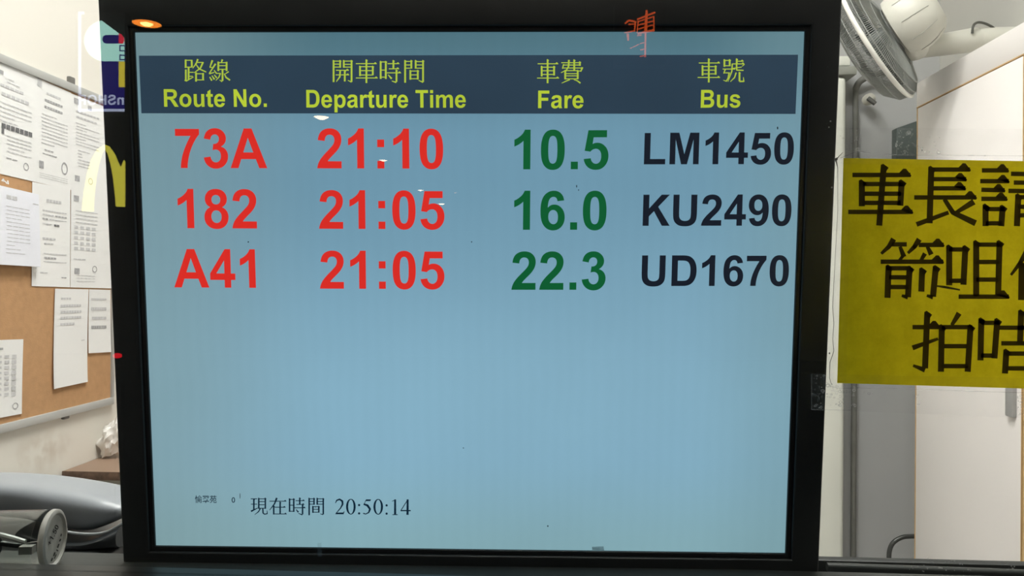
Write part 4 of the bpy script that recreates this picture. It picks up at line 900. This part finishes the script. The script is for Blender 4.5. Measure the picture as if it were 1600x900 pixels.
paper('narrow white slip with five typed lines hanging below the letter row', [(85, 451), (138.5, 452), (134, 596.5), (80, 608)], .0018, curl=.006, lines=[(.18, .09, .48, .022, 0), (.18, .16, .78, .026, 0), (.18, .225, .8, .026, 0), (.18, .285, .8, .024, 0), (.18, .35, .6, .024, 0), (.8, .54, .92, .012, 0)])
paper('short white note with faint bold lines at the right end of the board', [(138.8, 452), (172.5, 453), (172.5, 550), (136.5, 552)], .0016, curl=.003, lines=[(.1, .14, .8, .025, 0), (.1, .28, .8, .05, 0), (.15, .43, .8, .045, 0), (.12, .57, .8, .05, 2)])
paper('white handwritten table sheet at the lower left of the board', [(-50, 533), (36.5, 530), (33, 646.5), (-50, 662)], .0018, curl=.002, lines=[(.45, .1, .62, .03, 2)] + [(.5 + .14 * (q % 3), .2 + .07 * (q // 3), .6 + .14 * (q % 3), .03 + .012 * ((q * 7) % 3), 0) for q in range(24)], marks=(('o', .86, .88, .06, 2),))
p = PX(8, 285, XW + .012)
bm = bmesh.new(); strokes(bm, 'w 3 283 2.4 5 280 2.4 7 284 2.4; w 8 283 1.8 11 287 1.8; w 12 282 2 13 288 2', lambda x, y: PX(x, y, XW + .0098) - p)
o = flat('chalk_mark', bm, m_paper); o.location = p; tag(o, 'small white marks on bare cork between the paper rows', 'mark')

# corner desk at the lower left
ys_ = WL(97, 738).y
zq = WL(97, 736).z
m_brn = mat('brown_laminate', (150, 126, 108), .5, var=.06, scale=10); m_brd = mat('worn_brown_edge', (96, 76, 62), .8, var=.35, scale=70)
sh = thing('side_table', 'brown topped table against the left wall with a worn dark edge', 'table', (XW, ys_, zq))
box('table_top', (.002, 0, -.022), (1.2, .6, 0), m_brn, sh, .001)
box('edge_band', (.002, -.004, -.023), (1.2, -.0002, .0005), m_brd, sh, .001)
box('front_panel', (.004, .02, -zq + .001), (1.18, .035, -.0225), mat('grey_panel', (150, 148, 138), .7), sh)
# crumpled white tissue on it
bm = bmesh.new(); bmesh.ops.create_icosphere(bm, subdivisions=4, radius=1)
from mathutils import noise
tp = PY(170, 700, ys_ + .10)
for v in bm.verts:
    d = noise.noise(v.co * 2.2) * .5 + abs(noise.noise(v.co * 5)) * .4
    v.co = v.co * (1 + d)
    v.co = Vector((v.co.x * .036 + v.co.z * .016, v.co.y * .03, v.co.z * .05))
mz = min(v.co.z for v in bm.verts)
for v in bm.verts: v.co.z -= mz
o = obj('crumpled_tissue', bm, mat('tissue_white', (245, 243, 238), .8), None, True); tq = PZ(168, 716, zq + .0005); o.location = (tq.x + .02, tq.y + .01, zq + .0005)
tag(o, 'crumpled white tissue on the brown table by the monitor edge', 'tissue')

# ================================================================== right: white cupboard
XB = 1.30
yF_ = PX(1431, 400, XB).y; ztop = PX(1431, 131, XB).z; zd1 = PX(1433, 169, XB).z
m_cab = mat('cupboard_white', (240, 236, 233), .55, var=.015, scale=3); m_tan = mat('tan_edging', (205, 170, 120), .6, var=.1, scale=30)
cb = thing('cupboard', 'tall white cupboard with thin tan edging along the right wall', 'cupboard', (XB, yF_, 0))
L0 = -(yF_ - 1.0)
box('carcass', (.019, L0, .02), (XR - XB - .001, -.001, ztop - .001), m_cab, cb)
box('top_rail', (0, L0, zd1 + .004), (.0185, 0, ztop), m_cab, cb, .0006)
box('top_edging', (-.001, L0, zd1), (.0185, 0, zd1 + .0035), m_tan, cb)
ye = PX(1598, 650, XB).y - yF_
sp = [0, ye, 2 * ye, L0]
for i in range(3):
    a, b_ = sp[i + 1] + .003, sp[i] - .004
    d = box('door', (-.001, a + .003, .03), (.018, b_ - .008, zd1 - .003), m_cab, cb, .0006)
    bm = bmesh.new(); add_box(bm, (-.0012, b_ - .008, .03), (.018, b_, zd1 - .003)); add_box(bm, (-.0012, a, .03), (.018, a + .003, zd1 - .003)); obj('door_edging', bm, m_tan, d)
    if i == 0:
        hx = PX(1573, 650, XB - .02); hy_ = hx.y - yF_
        bm = bmesh.new(); w_ = .014
        zh0, zh1 = PX(1573, 650, XB - .01).z, PX(1573, 560, XB - .01).z
        add_box(bm, (-.014, hy_ - w_ * 1.2, zh0), (-.0012, hy_ + w_ * 1.6, zh1), .004, 3); obj('door_handle', bm, mat('handle_grey', (172, 172, 170), .35, metal=.2), d, True)

# back wall: white duct with cap, thin conduit with valve, dark box
def BW(px, py, off=0): return PY(px, py, YB - off)
m_duct = mat('duct_white', (226, 228, 218), .5, var=.03, scale=6); m_capg = mat('duct_band_grey', (150, 152, 144), .5)
yD = YB - .12
x0_, x1_, x2_ = PY(1270, 400, yD).x, PY(1306, 400, yD).x, PY(1322, 400, yD).x
zcap = PY(1300, 118, yD).z
du = thing('duct', 'white square duct with a grey banded cap rising beside the monitor', 'duct', (x0_, yD, 0))
box('duct_body', (0, .001, .001), (x2_ - x0_, .119, zcap), m_duct, du, .02, 4)
box('cap_band', (-.02, -.012, zcap), (x2_ - x0_ + .035, .119, zcap + .035), m_capg, du, .006)
box('cap_top', (-.015, -.008, zcap + .0355), (x2_ - x0_ + .01, .119, zcap + .075), m_duct, du, .006)
cx_ = PY(1335.5, 400, YB - .02).x
m_con = mat('conduit_grey', (118, 118, 112), .55, var=.15, scale=20)
zc1 = PY(1337, 140, YB - .02).z
co = thing('conduit', 'thin grey conduit with a small valve running down the back wall', 'pipe', (cx_, YB - .02, 0))
bm = bmesh.new(); add_tube(bm, [(0, 0, .001), (0, 0, zc1)], .011, 12); obj('pipe', bm, m_con, co, True)
bm = bmesh.new(); add_tube(bm, smoothpts([(0, 0, zc1), (.012, -.02, zc1 + .03), (.07, -.03, zc1 + .055), (.13, -.03, zc1 + .06)], 5), .013, 12); obj('elbow', bm, m_con, co, True)
bm = bmesh.new(); vp = PY(1358, 155, YB - .06) - co.location
add_lathe(bm, [(.01, -.02), (.02, -.018), (.023, .0), (.02, .014), (.01, .02)], vp, (.3, -1, .2), 24); obj('valve', bm, mat('valve_pale', (186, 184, 174), .4), co, True)
bm = bmesh.new(); add_tube(bm, [vp + Vector((-.012, -.02, 0)), vp + Vector((.012, -.03, -.025))], .009, 12); obj('valve_knob', bm, mat('valve_dark', (84, 84, 80), .5), co, True)
p0, p1 = PY(1401, 200, YB - .05), PY(1450, 262, YB - .05)
bm = bmesh.new(); add_box(bm, (0, 0, -.24), (.16, .049, 0), .004); 
for v in bm.verts:
    if v.co.z > -.05: v.co.z += v.co.x * .35
o = obj('wall_box', bm, mat('box_dark_green', (74, 84, 80), .5, var=.1), None, True); o.location = (p0.x, YB - .05, p0.z)
tag(o, 'dark green-grey box on the back wall beside the cupboard top', 'box')
# bent dark tube next to the cupboard
yt = yF_ + .06
bt = thing('bent_tube', 'dark bent metal tube curving down beside the foot of the cupboard in view', 'rail', PY(1430, 838, yt))
pts = [PY(x, y, yt) - bt.location for x, y in ((1436, 838), (1424, 838), (1412, 839), (1402, 843), (1394, 850), (1390, 860), (1389, 872), (1389, 900), (1389, 1000))]
m_bt = mat('tube_dark', (72, 74, 72), .35, metal=.3)
bm = bmesh.new(); add_tube(bm, smoothpts(pts, 5) + [Vector((pts[-1].x, pts[-1].y, -bt.location.z + .002))], .0085, 14); obj('tube', bm, m_bt, bt, True)
bm = bmesh.new(); add_lathe(bm, [(.019, 0), (.019, .006), (.011, .014)], pts[0] - Vector((-.004, 0, 0)), (-1, 0, 0), 24); obj('flange', bm, m_bt, bt, True)

# ================================================================== wall fan
YFN = 2.72
ax = w((-.68, .44, .58)).normalized()
fc = PY(1370, 66, YFN)
fan = thing('wall_fan', 'cream wall fan with a wide round wire cage, high on the right wall', 'fan', fc)
m_crm = mat('fan_cream', (206, 205, 194), .42, var=.03, scale=9); m_wire = mat('fan_wire_grey', (150, 153, 149), .4, metal=.2); m_ring = mat('fan_ring_white', (232, 232, 224), .4)
m_bl = mat('fan_blade_grey', (120, 126, 124), .4)
ss = ax.orthogonal().normalized(); tt = ax.cross(ss)
def FP(r, a, h): return (ss * math.cos(a) + tt * math.sin(a)) * r + ax * h
RF = .212
bm = bmesh.new(); add_tube(bm, [FP(RF, 2 * PI * k / 72, 0) for k in range(73)], .0085, 10, False, .8); obj('rim_ring', bm, m_ring, fan, True)
def cage(name, prof_, cnt, wr, rings, seedh=0):
    bm = bmesh.new()
    for k in range(cnt):
        a = 2 * PI * k / cnt; add_tube(bm, [FP(r, a + tw, h) for r, h, tw in prof_], wr, 4, False)
    for (r, h) in rings: add_tube(bm, [FP(r, 2 * PI * k / 60, h) for k in range(61)], wr * 1.6, 5, False)
    return tag(obj(name, bm, m_wire, fan), kind='stuff')
cage('rear_cage', [(RF, 0, 0), (RF * .985, -.018, .02), (RF * .86, -.036, .05), (RF * .6, -.050, .08), (.07, -.060, .1)], 180, .0012, [(RF * .985, -.018), (RF * .86, -.036), (RF * .6, -.050), (.08, -.060)])
cage('front_cage', [(RF, 0, 0), (RF * .97, .03, .02), (RF * .8, .062, .05), (RF * .5, .078, .08), (.045, .084, .1)], 180, .0012, [(RF * .97, .03), (RF * .8, .062), (RF * .5, .078), (.045, .084)])
for k in range(3):
    bm = bmesh.new(); a0 = k * 2 * PI / 3 + .4; g = {}
    for i in range(9):
        for j in range(7):
            r = .03 + .165 * i / 8; sp_ = .38 + .42 * math.sin(PI * min(1, i / 8 * .8 + .1)); a = a0 + sp_ * (j / 6 - .5) * 1.5; g[i, j] = bm.verts.new(FP(r, a, .018 * (j / 6 - .5) * 2 + .004))
    for i in range(8):
        for j in range(6): bm.faces.new((g[i, j], g[i + 1, j], g[i + 1, j + 1], g[i, j + 1]))
    bmesh.ops.solidify(bm, geom=bm.faces[:], thickness=.0015); obj('blade', bm, m_bl, fan, True)
bm = bmesh.new(); add_lathe(bm, [(.004, .045), (.025, .042), (.034, .03), (.036, -.03), (.03, -.045)], (0, 0, 0), ax, 32); obj('hub', bm, m_bl, fan, True)
bm = bmesh.new(); add_lathe(bm, [(.07, -.062), (.1, -.07), (.108, -.1), (.107, -.13), (.1, -.155), (.085, -.185), (.06, -.202), (.01, -.206)], (0, 0, 0), ax, 48); mh = obj('motor_housing', bm, m_crm, fan, True)
bm = bmesh.new()
for k in range(10):
    a = 2 * PI * k / 10; add_tube(bm, [FP(.108, a, -.1), FP(.107, a, -.13), FP(.1, a, -.155), FP(.085, a, -.184)], .0016, 6)
obj('housing_rib', bm, mat('fan_seam', (170, 170, 160), .5), mh, True)
# swivel joint, bracket arm to the wall
mc = ax * -.13
j0 = PY(1408, 72, YFN - .01) - fc; jz = PY(1434, 74, YFN + .02) - fc
bm = bmesh.new(); add_tube(bm, smoothpts([mc + Vector((0, 0, -.05)), j0 * .5 + mc * .5 + Vector((.02, 0, -.05)), jz], 6), [.045] * 6 + [.04] * 4 + [.033] * 3, 20); obj('tilt_joint', bm, m_crm, fan, True)
we = PY(1527, 60, YFN + .05) - fc; we.x = XR - fc.x - .002
a0, a1 = PY(1430, 76, YFN + .02) - fc, PY(1524, 62, YFN + .05) - fc
bm = bmesh.new()
dirv = (a1 - a0).normalized(); 
add_tube(bm, smoothpts([a0 - dirv * .014, a0 + dirv * .02, a0.lerp(a1, .5), a1], 4), [.018, .024, .030, .033, .034, .036, .037, .038, .039, .040, .041, .042, .042], 20, True, .95); obj('bracket_arm', bm, m_crm, fan, True)
bm = bmesh.new(); add_tube(bm, [a0 + dirv * .03 + Vector((0, -.024, 0)), a0 + dirv * .03 + Vector((0, -.040, 0))], .0085, 16); obj('pivot_screw', bm, mat('screw_grey', (150, 150, 142), .4), fan, True)
bm = bmesh.new(); pb = Vector((XR - fc.x - .001, a1.y, a1.z)); add_tube(bm, [a1 + Vector((.001, 0, 0)), pb], .042, 20, True, .95); obj('wall_mount', bm, m_crm, fan, True)
bm = bmesh.new(); add_tube(bm, smoothpts([PY(1519, 52, YFN + .0) - fc, PY(1521, 40, YFN) - fc, PY(1528, 35, YFN + .01) - fc, PY(1540, 37, YFN + .02) - fc, PY(1553, 44, YFN + .03) - fc, PY(1562, 52, YFN + .04) - fc, PY(1566, 70, YFN + .05) - fc], 6), .0042, 8)
obj('power_cord', bm, mat('cord_dark', (84, 84, 78), .5), fan, True)
